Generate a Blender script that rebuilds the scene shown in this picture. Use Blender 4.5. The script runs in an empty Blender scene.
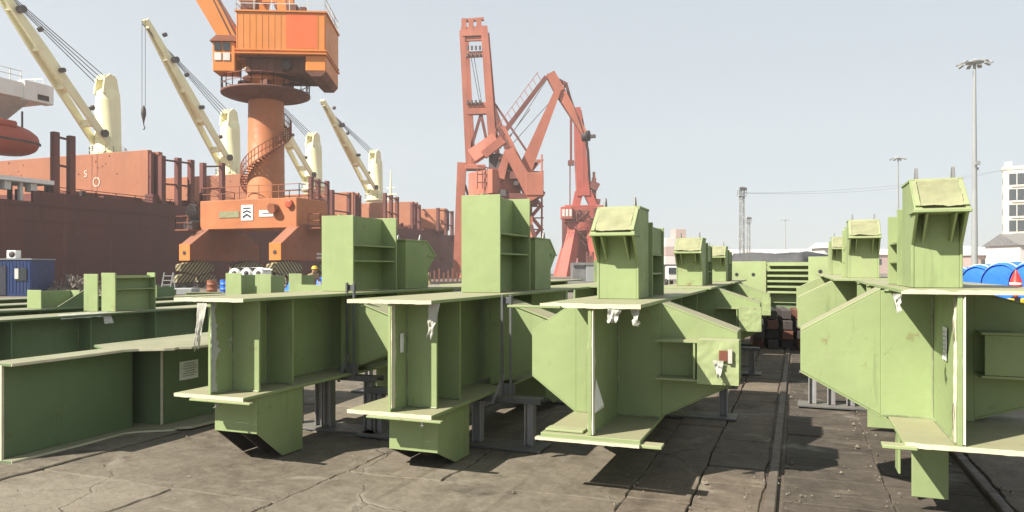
import bpy, math, random
from mathutils import Vector, Matrix, noise
R = math.radians
random.seed(11)
C = bpy.context.scene.collection
TH = R(21.1); CS, SN = math.cos(TH), math.sin(TH)
F, HZ, EYE = 740.0, 268.0, 1.58

# world: x runs across the railway, y along it (away from the camera), z up
def at(px, Y):
    """point on the ground plan seen at image column px, Y metres deep"""
    X = (px - 512) / F * Y
    return X * CS - Y * SN, X * SN + Y * CS
def on_line(px, r):
    """depth and y of the point of the line x = r seen at column px"""
    t = (px - 512) / F
    Y = r / (t * CS - SN)
    return Y, Y * (t * SN + CS)
def zat(py, Y):
    return EYE - (py - HZ) * Y / F

# ------------------------------------------------------------------ mesh builder
class MB:
    def __init__(s, M=None):
        s.v, s.f, s.sm, s.M = [], [], [], M or Matrix()
    def add(s, vs, fs, smooth=False):
        b = len(s.v)
        s.v += [s.M @ Vector(p) for p in vs]
        s.f += [tuple(i + b for i in q) for q in fs]
        s.sm += [smooth] * len(fs)
        return s
    def box(s, x0, x1, y0, y1, z0, z1):
        vs = [(x, y, z) for z in (z0, z1) for y in (y0, y1) for x in (x0, x1)]
        return s.add(vs, [(0, 2, 3, 1), (4, 5, 7, 6), (0, 1, 5, 4), (2, 6, 7, 3), (0, 4, 6, 2), (1, 3, 7, 5)])
    def prism(s, pts, ex):
        """planar polygon pts extruded by vector ex"""
        n = len(pts); ex = Vector(ex)
        p = [Vector(q) for q in pts]
        nrm = Vector()
        for i in range(n):
            nrm += p[i].cross(p[(i + 1) % n])
        if nrm.dot(ex) > 0: p = p[::-1]
        vs = p + [q + ex for q in p]
        fs = [tuple(range(n)), tuple(range(2 * n - 1, n - 1, -1))]
        fs += [((i + 1) % n, i, i + n, (i + 1) % n + n) for i in range(n)]
        return s.add(vs, fs)
    def bar(s, a, b, w, h=None, w1=None, h1=None, up=(0, 0, 1)):
        """rectangular bar from a to b, section w (sideways) x h, tapering to w1 x h1"""
        h = w if h is None else h
        w1 = w if w1 is None else w1; h1 = h if h1 is None else h1
        a, b = Vector(a), Vector(b); d = (b - a).normalized(); up = Vector(up)
        if abs(d.dot(up)) > .98: up = Vector((0, 1, 0))
        x = d.cross(up).normalized(); y = x.cross(d)
        vs = []
        for p, ww, hh in ((a, w, h), (b, w1, h1)):
            vs += [p - x * ww / 2 - y * hh / 2, p + x * ww / 2 - y * hh / 2, p + x * ww / 2 + y * hh / 2, p - x * ww / 2 + y * hh / 2]
        return s.add(vs, [(0, 1, 2, 3), (7, 6, 5, 4), (0, 4, 5, 1), (1, 5, 6, 2), (2, 6, 7, 3), (3, 7, 4, 0)])
    def tube(s, a, b, r0, r1=None, n=12, caps=True):
        r1 = r0 if r1 is None else r1
        a, b = Vector(a), Vector(b); d = (b - a).normalized()
        up = Vector((0, 0, 1)) if abs(d.z) < .95 else Vector((1, 0, 0))
        x = d.cross(up).normalized(); y = d.cross(x)
        vs = []
        for p, r in ((a, r0), (b, r1)):
            vs += [p + (x * math.cos(2 * math.pi * i / n) + y * math.sin(2 * math.pi * i / n)) * r for i in range(n)]
        s.add(vs, [(i, (i + 1) % n, n + (i + 1) % n, n + i)[::-1] for i in range(n)], n > 5)
        if caps: s.add(vs, [tuple(range(n)), tuple(range(2 * n - 1, n - 1, -1))][::-1])
        return s
    def lathe(s, prof, o=(0, 0, 0), n=24, axis='z', smooth=True):
        vs, fs = [], []
        for r, z in prof:
            for i in range(n):
                a = 2 * math.pi * i / n
                p = (r * math.cos(a), r * math.sin(a), z)
                if axis == 'y': p = (p[0], p[2], -p[1])
                if axis == 'x': p = (p[2], p[0], p[1])
                vs.append((p[0] + o[0], p[1] + o[1], p[2] + o[2]))
        m = len(prof)
        for j in range(m - 1):
            for i in range(n):
                fs.append((j * n + i, j * n + (i + 1) % n, (j + 1) * n + (i + 1) % n, (j + 1) * n + i))
        s.add(vs, fs, smooth)
        s.add(vs, [tuple(range(n - 1, -1, -1)), tuple(range((m - 1) * n, m * n))])
        return s
    def path(s, pts, r, n=6):
        for a, b in zip(pts[:-1], pts[1:]): s.tube(a, b, r, r, n, True)
        return s
    def sheet(s, fn, nu, nv, th=None, smooth=True):
        """grid surface fn(u, v), u v in 0..1, optional thickness vector"""
        vs = [fn(i / nu, j / nv) for j in range(nv + 1) for i in range(nu + 1)]
        fs = [(j * (nu + 1) + i, j * (nu + 1) + i + 1, (j + 1) * (nu + 1) + i + 1, (j + 1) * (nu + 1) + i) for j in range(nv) for i in range(nu)]
        s.add(vs, fs, smooth)
        return s
    def build(s, name, mat, parent=None, bevel=0, solid=0, seg=1):
        me = bpy.data.meshes.new(name)
        me.from_pydata(s.v, [], s.f); me.update()
        me.polygons.foreach_set('use_smooth', s.sm)
        o = bpy.data.objects.new(name, me); C.objects.link(o)
        for m in (mat if isinstance(mat, (list, tuple)) else [mat]): me.materials.append(m)
        if parent: o.parent = parent
        if solid:
            md = o.modifiers.new('thick', 'SOLIDIFY'); md.thickness = solid; md.offset = 0
        if bevel:
            md = o.modifiers.new('edge', 'BEVEL'); md.width = bevel; md.segments = seg; md.limit_method = 'ANGLE'; md.angle_limit = R(40)
        return o

def tag(o, label, cat=None, group=None, kind=None):
    if label: o['label'] = label
    if cat: o['category'] = cat
    if group: o['group'] = group
    if kind: o['kind'] = kind
    return o
def thing(name, label, cat, loc=(0, 0, 0), rz=0, group=None):
    o = bpy.data.objects.new(name, None); C.objects.link(o)
    o.location = loc; o.rotation_euler.z = rz; o.empty_display_size = .3
    return tag(o, label, cat, group)
def dup(root, loc, rz, label=None, group=None, skip=()):
    r = root.copy(); C.objects.link(r); r.location = loc; r.rotation_euler = (0, 0, rz)
    if label: r['label'] = label
    if group: r['group'] = group
    for ch in list(root.children):
        if ch.name.split('.')[0] in skip: continue
        c = ch.copy(); C.objects.link(c); c.parent = r
        for g in list(ch.children):
            d = g.copy(); C.objects.link(d); d.parent = c
    return r

# ------------------------------------------------------------------ materials
class N:
    def __init__(s, name):
        s.m = bpy.data.materials.new(name); s.m.use_nodes = True
        s.t = s.m.node_tree; s.b = s.t.nodes['Principled BSDF']
        s.out = s.t.nodes['Material Output']
        s.geo = s.t.nodes.new('ShaderNodeNewGeometry')
    def n(s, t, **kw):
        q = s.t.nodes.new(t)
        for k, v in kw.items():
            if k in q.inputs: q.inputs[k].default_value = v
            else: setattr(q, k, v)
        return q
    def l(s, a, b): s.t.links.new(a, b)
    def pos(s, scale=(1, 1, 1), obj=False):
        mp = s.n('ShaderNodeMapping'); mp.inputs['Scale'].default_value = scale
        if obj: s.l(s.n('ShaderNodeTexCoord').outputs['Object'], mp.inputs['Vector'])
        else: s.l(s.geo.outputs['Position'], mp.inputs['Vector'])
        return mp.outputs['Vector']
    def noise(s, scale, detail=4, rough=.55, vec=None, lo=.35, hi=.65, stretch=None):
        q = s.n('ShaderNodeTexNoise'); q.inputs['Scale'].default_value = scale; q.inputs['Detail'].default_value = detail; q.inputs['Roughness'].default_value = rough
        s.l(vec or s.pos(stretch or (1, 1, 1)), q.inputs['Vector'])
        return s.ramp(q.outputs['Fac'], lo, hi)
    def ramp(s, fac, lo, hi, a=0., b=1.):
        q = s.n('ShaderNodeMapRange'); q.clamp = True
        for i, v in ((1, lo), (2, hi), (3, a), (4, b)): q.inputs[i].default_value = v
        s.l(fac, q.inputs[0]); return q.outputs[0]
    def math(s, op, a, b=None):
        q = s.n('ShaderNodeMath', operation=op)
        for i, v in ((0, a), (1, b)):
            if v is None: continue
            if isinstance(v, (int, float)): q.inputs[i].default_value = v
            else: s.l(v, q.inputs[i])
        return q.outputs[0]
    def mix(s, f, a, b, blend='MIX'):
        q = s.n('ShaderNodeMix', data_type='RGBA', blend_type=blend)
        for i, v in ((0, f), (6, a), (7, b)):
            if isinstance(v, (int, float)): q.inputs[i].default_value = v
            elif isinstance(v, (tuple, list)): q.inputs[i].default_value = (*v[:3], 1)
            else: s.l(v, q.inputs[i])
        return q.outputs[2]
    def bump(s, h, strength=.3, dist=.02, normal=None):
        q = s.n('ShaderNodeBump'); q.inputs['Strength'].default_value = strength; q.inputs['Distance'].default_value = dist
        s.l(h, q.inputs['Height'])
        if normal: s.l(normal, q.inputs['Normal'])
        return q.outputs['Normal']
    def done(s, col, rough=.6, nrm=None, metal=0, spec=None):
        if isinstance(col, (tuple, list)): s.b.inputs['Base Color'].default_value = (*col[:3], 1)
        else: s.l(col, s.b.inputs['Base Color'])
        if isinstance(rough, (int, float)): s.b.inputs['Roughness'].default_value = rough
        else: s.l(rough, s.b.inputs['Roughness'])
        s.b.inputs['Metallic'].default_value = metal
        if spec is not None: s.b.inputs['Specular IOR Level'].default_value = spec
        if nrm: s.l(nrm, s.b.inputs['Normal'])
        return s.m
    def nz(s):
        q = s.n('ShaderNodeSeparateXYZ'); s.l(s.geo.outputs['True Normal'], q.inputs[0]); return q.outputs['Z']

def paint(name, col, var=.25, scale=1., dirt=.35, dirtcol=(.10, .075, .05), rough=.55, dust=0., dustcol=(.40, .36, .27), rust=0., bump=.15, metal=0, streak=True, spec=.35, scuff=0):
    m = N(name)
    hi = tuple(min(1, c * (1 + var)) for c in col); lo = tuple(c * (1 - var) for c in col)
    c = m.mix(m.noise(.9 * scale, 5, .6, lo=.3, hi=.7), lo, hi)
    c = m.mix(m.math('MULTIPLY', m.noise(14 * scale, 3, .6, lo=.3, hi=.75), .35 * var), c, tuple(x * .6 for x in col))
    if dirt:
        st = m.noise(1.0, 5, .62, vec=m.pos((3.2 * scale, 3.2 * scale, .35 * scale)), lo=.46, hi=.78) if streak else m.noise(2.2 * scale, 6, .65, lo=.48, hi=.75)
        c = m.mix(m.math('MULTIPLY', st, dirt), c, dirtcol)
    if rust:
        rs = m.math('MULTIPLY', m.noise(7 * scale, 8, .75, lo=.60, hi=.66), m.noise(.8 * scale, 3, .5, lo=.45, hi=.6))
        c = m.mix(m.math('MULTIPLY', rs, rust), c, (.16, .06, .025))
    if dust:
        up = m.ramp(m.nz(), .55, .9)
        dd = m.noise(3.5 * scale, 6, .65, lo=.25, hi=.6)
        up = m.math('MULTIPLY', up, m.ramp(dd, 0, 1, .55, 1.))
        c = m.mix(m.math('MULTIPLY', up, dust), c, dustcol)
    if scuff:
        a = m.noise(2.3, 9, .78, lo=.60, hi=.68)
        c = m.mix(m.math('MULTIPLY', a, .32 * scuff), c, (.34, .37, .22))
        b = m.noise(1.0, 6, .7, vec=m.pos((9, 9, .8)), lo=.60, hi=.72)
        c = m.mix(m.math('MULTIPLY', b, .5 * scuff), c, tuple(x * .45 for x in col))
        d = m.noise(1.0, 5, .75, vec=m.pos((1.2, 1.2, 16)), lo=.64, hi=.70)
        c = m.mix(m.math('MULTIPLY', d, .30 * scuff), c, (.33, .36, .22))
        e = m.noise(.55, 4, .6, lo=.35, hi=.65)
        c = m.mix(m.math('MULTIPLY', e, .28 * scuff), c, tuple(x * .62 for x in col))
    h = m.n('ShaderNodeTexNoise'); h.inputs['Scale'].default_value = 6 * scale; h.inputs['Detail'].default_value = 5
    m.l(m.pos(), h.inputs['Vector'])
    rr = m.ramp(h.outputs['Fac'], .3, .7, max(.05, rough - .12), min(1, rough + .15))
    return m.done(c, rr, m.bump(h.outputs['Fac'], bump, .02 / scale), metal, spec)

M = {}
GREEN = (.262, .330, .150)
M['green'] = paint('green_primer', GREEN, .14, 1., .30, (.20, .21, .12), .62, .85, (.27, .23, .16), .65, .25, scuff=1.0)
M['green_dusty'] = paint('dusty_green_primer', (.28, .345, .16), .16, 1.2, .4, (.30, .28, .18), .7, .8, (.30, .27, .19), .5, .25, scuff=1.0)
M['green_dark'] = paint('older_green_primer', (.128, .192, .090), .2, 1., .4, (.11, .12, .075), .65, .85, (.30, .27, .19), .5, .25, scuff=.9)
M['tape'] = paint('cream_masking_tape', (.58, .54, .40), .15, 4., .25, (.35, .28, .17), .75, rust=.4, bump=.5)
M['post'] = paint('weathered_steel_post', (.27, .265, .27), .2, 3., .5, (.10, .085, .07), .55, .4, (.25, .22, .18), .4, .2)
M['weld'] = paint('weld_metal', (.20, .235, .13), .4, 9., .5, (.13, .11, .07), .5, rust=.5, bump=.6)
M['steel'] = paint('dark_mill_steel', (.115, .12, .122), .3, 2., .35, (.12, .095, .07), .55, .5, (.22, .2, .16), .3, .2, metal=.2)
M['steel_grey'] = paint('grey_bare_steel', (.20, .20, .20), .25, 2., .35, (.12, .095, .07), .5, .4, (.3, .27, .22), .35, .2, metal=.2)
M['film'] = paint('white_plastic_film', (.40, .40, .35), .12, 5., .3, (.5, .46, .36), .4, bump=.6)
M['paper'] = paint('paper_sheet', (.74, .74, .71), .05, 6., .3, (.45, .45, .45), .8, bump=.2, streak=False)
M['cloth'] = paint('woven_cover_cloth', (.245, .25, .145), .2, 5., .35, (.28, .25, .15), .9, bump=.6)
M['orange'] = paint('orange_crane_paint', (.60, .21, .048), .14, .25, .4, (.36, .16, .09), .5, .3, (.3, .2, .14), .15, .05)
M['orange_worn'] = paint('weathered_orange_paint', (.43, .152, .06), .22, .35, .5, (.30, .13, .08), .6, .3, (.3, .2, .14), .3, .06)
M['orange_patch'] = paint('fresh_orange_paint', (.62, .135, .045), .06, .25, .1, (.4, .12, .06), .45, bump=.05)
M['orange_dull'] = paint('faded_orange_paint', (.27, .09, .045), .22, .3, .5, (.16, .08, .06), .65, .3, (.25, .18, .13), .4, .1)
M['brown_under'] = paint('rusty_underframe_paint', (.16, .065, .045), .3, .3, .5, (.05, .03, .025), .7, rust=.5)
M['pink'] = paint('faded_red_crane_paint', (.40, .140, .092), .22, .25, .4, (.18, .075, .055), .6, bump=.05)
M['red'] = paint('red_crane_paint', (.39, .092, .068), .18, .25, .3, (.32, .08, .06), .55, bump=.05)
M['red_dark'] = paint('dull_red_crane_paint', (.17, .062, .05), .25, .3, .4, (.12, .05, .05), .65, bump=.05)
M['cream'] = paint('cream_crane_paint', (.84, .80, .50), .07, .3, .3, (.50, .40, .23), .5, rust=.1, bump=.04)
M['hull'] = paint('dark_red_hull_paint', (.105, .034, .028), .22, .12, .45, (.085, .04, .036), .6, rust=.3, bump=.05)
def hull_mat():
    m = N('dark_red_hull_plating')
    c = m.mix(m.noise(.10, 5, .6, lo=.3, hi=.7), (.082, .016, .013), (.115, .024, .019))
    c = m.mix(m.math('MULTIPLY', m.noise(1, 6, .68, vec=m.pos((.5, .5, .05)), lo=.48, hi=.72), .55), c, (.055, .022, .018))
    c = m.mix(m.math('MULTIPLY', m.noise(1, 7, .7, vec=m.pos((1.4, 1.4, .12)), lo=.58, hi=.70), .5), c, (.20, .075, .04))
    sp = m.n('ShaderNodeSeparateXYZ'); m.l(m.geo.outputs['Position'], sp.inputs[0]); cb = m.n('ShaderNodeCombineXYZ')
    m.l(sp.outputs['Y'], cb.inputs[0]); m.l(sp.outputs['Z'], cb.inputs[1])
    br = m.n('ShaderNodeTexBrick'); m.l(cb.outputs[0], br.inputs['Vector'])
    for k, v in (('Scale', 1.0), ('Mortar Size', .035), ('Brick Width', 7.5), ('Row Height', 2.1), ('Mortar Smooth', .3)): br.inputs[k].default_value = v
    c = m.mix(m.math('MULTIPLY', br.outputs['Fac'], .45), c, (.045, .016, .014))
    return m.done(c, .62, m.bump(br.outputs['Fac'], .4, .05))
M['hull'] = hull_mat()
M['hatch'] = paint('brick_hatch_paint', (.34, .138, .074), .12, .25, .45, (.25, .105, .07), .65, rust=.5, bump=.05)
M['hatch_dark'] = paint('dark_hatch_paint', (.15, .05, .042), .25, .25, .45, (.06, .03, .03), .65, rust=.3, bump=.05)
M['white'] = paint('white_ship_paint', (.80, .80, .77), .06, .25, .3, (.5, .42, .33), .5, rust=.1, bump=.04)
M['white_dull'] = paint('greyed_white_paint', (.58, .58, .55), .12, .4, .4, (.35, .32, .28), .6, bump=.05)
M['boat'] = paint('orange_red_boat_shell', (.36, .07, .036), .15, .5, .35, (.22, .05, .03), .45, bump=.05)
M['blue'] = paint('blue_container_paint', (.012, .036, .13), .2, .5, .35, (.02, .03, .06), .5, .3, (.15, .15, .16), .1, .08)
M['blue_tarp'] = paint('blue_tarpaulin', (.03, .16, .70), .18, 2., .2, (.1, .2, .5), .38, bump=.8)
M['black'] = paint('black_rubber', (.022, .022, .024), .3, 2., .3, (.06, .055, .045), .6)
M['pipe'] = paint('black_coated_pipe', (.035, .038, .042), .3, 1., .4, (.09, .085, .07), .55, .6, (.2, .19, .16))
M['glass'] = paint('dark_window_glass', (.035, .045, .05), .2, 1., 0, rough=.15, bump=.02, spec=.6)
M['grey'] = paint('galvanised_grey', (.27, .285, .285), .1, .5, .3, (.24, .23, .21), .5, bump=.05)
M['dark'] = paint('dark_machinery_and_fin_shade', (.06, .05, .05), .35, .6, .4, (.1, .07, .05), .6)
M['conc_bldg'] = paint('pale_building_render', (.66, .60, .50), .06, .1, .3, (.5, .42, .34), .8, bump=.05)
M['pale'] = paint('pale_shed_paint', (.58, .55, .52), .1, .08, .3, (.42, .36, .32), .75, bump=.05)
M['pinkwall'] = paint('pinkish_shed_wall', (.45, .33, .30), .12, .05, .35, (.34, .24, .21), .8, bump=.05)
M['whitecover'] = paint('white_stockpile_cover', (.50, .47, .45), .05, .05, .2, (.6, .56, .5), .7, bump=.1)
M['tarp'] = paint('dark_grey_tarpaulin', (.06, .062, .066), .25, 1.5, .3, (.13, .12, .10), .7, bump=.7)
M['yellow'] = paint('safety_yellow', (.75, .46, .03), .1, 3., .25, (.3, .2, .06), .45)
M['rd'] = paint('signal_red', (.60, .035, .03), .15, 3., .2, (.3, .05, .03), .45)
M['skin'] = paint('skin', (.45, .25, .17), .08, 10., 0, rough=.55)
M['jacket'] = paint('tan_work_jacket', (.30, .22, .13), .2, 6., .3, rough=.85, bump=.4)
M['navy'] = paint('dark_work_clothes', (.035, .04, .06), .2, 6., .3, rough=.85, bump=.4)
M['brickred'] = paint('exposed_rusty_plate', (.14, .05, .032), .3, 8., .4, (.1, .04, .03), .8)
M['rail'] = paint('worn_rail_steel', (.105, .085, .068), .25, 2., .5, (.07, .05, .036), .62, bump=.2)

def stripes_mat():
    m = N('yellow_black_hazard_stripes')
    tc = m.n('ShaderNodeTexCoord'); sp = m.n('ShaderNodeSeparateXYZ'); m.l(tc.outputs['Object'], sp.inputs[0])
    # chevrons: mirrored about the middle of the beam
    f = m.math('ADD', m.math('ABSOLUTE', m.math('ADD', sp.outputs['X'], m.math('MULTIPLY', sp.outputs['Y'], 1.0))), sp.outputs['Z'])
    f = m.math('FRACT', m.math('MULTIPLY', f, 2.7))
    f = m.math('GREATER_THAN', f, .5)
    c = m.mix(f, (.02, .02, .02), (.36, .30, .13))
    c = m.mix(m.math('MULTIPLY', m.noise(3, 6, .7, lo=.4, hi=.7), .5), c, (.08, .06, .05))
    return m.done(c, .6)
M['stripes'] = stripes_mat()

def slab_mat(name, a, b, dark, wet=.5):
    m = N(name)
    big = m.noise(.45, 6, .62, lo=.40, hi=.62)
    c = m.mix(big, a, b)
    isl = m.n('ShaderNodeNewGeometry')
    c = m.mix(m.ramp(isl.outputs['Random Per Island'], 0, 1, 0, .35), c, dark)
    st = m.noise(1.1, 7, .68, lo=.50, hi=.66)
    c = m.mix(m.math('MULTIPLY', st, .70), c, dark)
    st2 = m.noise(2.6, 8, .7, vec=m.pos((1.6, .55, 1)), lo=.55, hi=.70)
    c = m.mix(m.math('MULTIPLY', st2, .42), c, tuple(x * .5 for x in dark))
    pal = m.noise(1.7, 8, .7, vec=m.pos((.8, 1.6, 1)), lo=.56, hi=.74)
    c = m.mix(m.math('MULTIPLY', pal, .5), c, (.25, .215, .16))
    sp = m.noise(30, 4, .7, lo=.42, hi=.66)
    c = m.mix(m.math('MULTIPLY', sp, .30), c, tuple(x * .55 for x in dark))
    md = m.noise(7, 6, .72, lo=.44, hi=.62)
    c = m.mix(m.math('MULTIPLY', md, .24), c, tuple(x * 1.45 for x in b))
    oil = m.math('MULTIPLY', m.noise(.75, 5, .6, lo=.60, hi=.66), m.noise(5, 5, .7, lo=.3, hi=.6))
    c = m.mix(m.math('MULTIPLY', oil, .7), c, (.026, .022, .018))
    ty = m.math('MULTIPLY', m.noise(1, 4, .65, vec=m.pos((5.5, .35, 1)), lo=.58, hi=.68), m.noise(.5, 2, lo=.45, hi=.6))
    c = m.mix(m.math('MULTIPLY', ty, .45), c, tuple(x * .6 for x in dark))
    # hairline cracks
    vo = m.n('ShaderNodeTexVoronoi', feature='DISTANCE_TO_EDGE'); vo.inputs['Scale'].default_value = .55
    wob = m.n('ShaderNodeTexNoise'); wob.inputs['Scale'].default_value = 2.2; wob.inputs['Detail'].default_value = 6
    m.l(m.pos(), wob.inputs['Vector'])
    ad = m.n('ShaderNodeVectorMath', operation='MULTIPLY_ADD'); ad.inputs[1].default_value = (.5, .5, .5)
    m.l(wob.outputs['Color'], ad.inputs[0]); m.l(m.pos(), ad.inputs[2]); m.l(ad.outputs[0], vo.inputs['Vector'])
    cr = m.math('MULTIPLY', m.ramp(vo.outputs['Distance'], .002, .008, 1, 0), m.noise(.6, 2, lo=.45, hi=.6))
    pc = m.math('MULTIPLY', m.ramp(vo.outputs['Distance'], .006, .035, 1, 0), m.noise(2.2, 4, lo=.5, hi=.62))
    c = m.mix(m.math('MULTIPLY', pc, .45), c, (.27, .245, .195))
    c = m.mix(m.math('MULTIPLY', cr, .65), c, (.05, .04, .03))
    h = m.n('ShaderNodeTexNoise'); h.inputs['Scale'].default_value = 7; h.inputs['Detail'].default_value = 9; h.inputs['Roughness'].default_value = .7
    m.l(m.pos(), h.inputs['Vector'])
    hh = m.math('SUBTRACT', h.outputs['Fac'], m.math('MULTIPLY', cr, .8))
    ro = m.ramp(st, 0, 1, .86, .55)
    return m.done(c, ro, m.bump(hh, .55, .02), 0, .3)
M['slab'] = slab_mat('worn_concrete', (.128, .108, .081), (.182, .158, .121), (.072, .059, .043))
M['panel'] = slab_mat('dirty_track_panel', (.120, .097, .073), (.165, .135, .102), (.058, .046, .036))
M['panel_dark'] = slab_mat('dark_track_infill', (.064, .053, .042), (.092, .077, .061), (.030, .024, .019))
M['ground'] = slab_mat('quay_concrete', (.16, .138, .108), (.205, .18, .142), (.09, .074, .058))
M['dirt'] = slab_mat('track_dirt', (.095, .076, .058), (.14, .112, .086), (.05, .04, .03))

def water_mat():
    m = N('harbour_water'); h = m.n('ShaderNodeTexNoise'); h.inputs['Scale'].default_value = .6; h.inputs['Detail'].default_value = 5
    m.l(m.pos((1, .4, 1)), h.inputs['Vector'])
    return m.done((.07, .09, .085), .12, m.bump(h.outputs['Fac'], .4, .3))
M['water'] = water_mat()

# ------------------------------------------------------------------ camera, light, sky, air
cam = bpy.data.cameras.new('camera'); co = bpy.data.objects.new('camera', cam); C.objects.link(co)
co.location = (0, 0, EYE); co.rotation_euler = (R(90), 0, TH)
cam.sensor_width = 36; cam.lens = F / 1024 * 36; cam.shift_y = 12 / 1024
cam.clip_start = .05; cam.clip_end = 6000
sc = bpy.context.scene; sc.camera = co
SUN_EL, SUN_AZ = R(43), R(219)      # azimuth of the sun, clockwise from +y
sd = Vector((math.sin(SUN_AZ) * math.cos(SUN_EL), math.cos(SUN_AZ) * math.cos(SUN_EL), math.sin(SUN_EL)))
sun = bpy.data.lights.new('sun', 'SUN'); sun.energy = 5.0; sun.angle = R(.6); sun.color = (1, .93, .82)
so = bpy.data.objects.new('sun', sun); C.objects.link(so); so.rotation_euler = (-sd).to_track_quat('-Z', 'Y').to_euler()
w = bpy.data.worlds.new('World'); sc.world = w; w.use_nodes = True
nt = w.node_tree; bg = nt.nodes['Background']; sky = nt.nodes.new('ShaderNodeTexSky')
sky.sky_type = 'NISHITA'; sky.sun_disc = False; sky.sun_elevation = SUN_EL; sky.sun_rotation = SUN_AZ
sky.air_density = 1.0; sky.dust_density = .7; sky.ozone_density = 1.0; sky.altitude = 0
veil = nt.nodes.new('ShaderNodeMix'); veil.data_type = 'RGBA'; veil.inputs[0].default_value = .82   # bright hazy veil over the clear sky
veil.inputs[7].default_value = (4.45, 4.85, 5.15, 1)
nt.links.new(sky.outputs[0], veil.inputs[6]); nt.links.new(veil.outputs[2], bg.inputs[0]); bg.inputs[1].default_value = .07
sc.view_settings.view_transform = 'Standard'; sc.view_settings.look = 'None'; sc.view_settings.exposure = 1.08; sc.view_settings.gamma = 1
sc.cycles.use_denoising = True
sc.cycles.max_bounces = 6; sc.cycles.volume_bounces = 1; sc.cycles.diffuse_bounces = 3

HAZE_D = .0007
def haze():
    mb = MB(); mb.box(-330, 420, -30, 520, -4, 95)
    m = N('pale_air'); m.t.nodes.remove(m.b); v = m.n('ShaderNodeVolumePrincipled')
    v.inputs['Color'].default_value = (.93, .93, .93, 1); v.inputs['Density'].default_value = HAZE_D; v.inputs['Anisotropy'].default_value = .25
    m.l(v.outputs[0], m.out.inputs['Volume'])
    o = mb.build('haze', m.m); tag(o, None, kind='stuff')
    o['label'] = 'pale harbour haze over the whole quay'
haze()

# ------------------------------------------------------------------ the ground
def structure(name, mb, mat, **k):
    o = mb.build(name, mat, **k); o['kind'] = 'structure'; return o
QUAY = -53.2
structure('ground', MB().box(QUAY, 900, -60, 1200, -3.2, -.06), M['ground'])
structure('water', MB().box(-1200, QUAY - .01, -400, 1200, -3.0, -2.2), M['water'])
structure('quay_kerb', MB().box(QUAY + .02, QUAY + .62, -60, 400, -.055, .16), M['ground'])

def slab_poly(mb, r0, r1, u0, u1, z, jag=.034, th=.05, seg=.07, g=.006):
    """one concrete slab with slightly broken edges and a small tilt"""
    pts = []
    def edge(a, b):
        n = max(1, int(math.hypot(b[0] - a[0], b[1] - a[1]) / seg))
        for i in range(n):
            t = i / n; x = a[0] + (b[0] - a[0]) * t; y = a[1] + (b[1] - a[1]) * t
            j = noise.noise_vector((x * 2.6, y * 2.6, z * 50)) * jag + noise.noise_vector((x * 13, y * 13, z * 50 + 4)) * jag * .6
            pts.append((x + j.x, y + j.y))
    cs = [(r0 + g, u0 + g), (r1 - g, u0 + g), (r1 - g, u1 - g), (r0 + g, u1 - g)]
    for i in range(4): edge(cs[i], cs[(i + 1) % 4])
    tx, ty = random.uniform(-.004, .004), random.uniform(-.003, .003)
    top = [(x, y, z + tx * (x - r0) + ty * (y - u0)) for x, y in pts]
    n = len(top)
    inn = [(x + (cx - x) * .0 , y, zz) for (x, y, zz), cx in zip(top, [0] * n)]
    low = [(x, y, -.058) for x, y in pts]
    mb.add(top + low, [tuple(range(n))] + [(i, i + n, (i + 1) % n + n, (i + 1) % n) for i in range(n)])

mb = MB()
rs = [-1.12, -3.29, -5.55, -7.8, -10.1, -12.4, -14.7, -17, -19.3]
for a, b in zip(rs[1:], rs[:-1]):
    u = 1.2 + random.uniform(0, 1.2)
    while u < 30:
        L = random.choice((1.2, 1.9, 2.6, 3.2)); w2 = a + (b - a) * random.uniform(.35, .65)
        if random.random() < .35:
            slab_poly(mb, a, w2, u, u + L, random.uniform(-.012, .004)); slab_poly(mb, w2, b, u, u + L, random.uniform(-.012, .004))
        else: slab_poly(mb, a, b, u, u + L, random.uniform(-.012, .006))
        u += L
for a, b in ((1.335, 3.0), (3.0, 5.2), (5.2, 7.4), (7.4, 9.6), (9.6, 12)):
    u = 1.2 + random.uniform(0, 1)
    while u < 34:
        L = random.choice((1.4, 2.2, 3.0)); slab_poly(mb, a, b, u, u + L, random.uniform(-.012, .004)); u += L
structure('concrete_slabs', mb, M['slab'], bevel=.008)
mb = MB()
for a, b, st in ((-1.12, -.68, (.9, 1.3)), (-.68, -.225, (.42, .62))):
    u = 1.0
    while u < 40:
        L = random.uniform(*st); slab_poly(mb, a, b, u, u + L, random.uniform(-.012, .0), .016, seg=.1, g=.006); u += L
mb2 = MB()
for a, b in ((-.10, .6), (.6, 1.205)):
    u = 1.0
    while u < 40:
        L = random.uniform(.24, .40); slab_poly(mb2, a, b, u, u + L, random.uniform(-.022, -.004), .014, seg=.09, g=.004); u += L
structure('track_paving', mb, M['panel'], bevel=.006)
structure('track_infill', mb2, M['panel_dark'], bevel=.006)
structure('track_bed', MB().box(-.27, 1.41, .5, 60, -.055, -.022), M['dirt'])
mb = MB()
for r in (-.17, 1.27):
    prof = [(-.036, -.034), (.036, -.034), (.036, .006), (.028, .014), (-.028, .014), (-.036, .006)]
    mb.prism([(r + a, .4, z) for a, z in prof], (0, 120, 0))
structure('railway_rails', mb, M['rail'])
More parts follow.
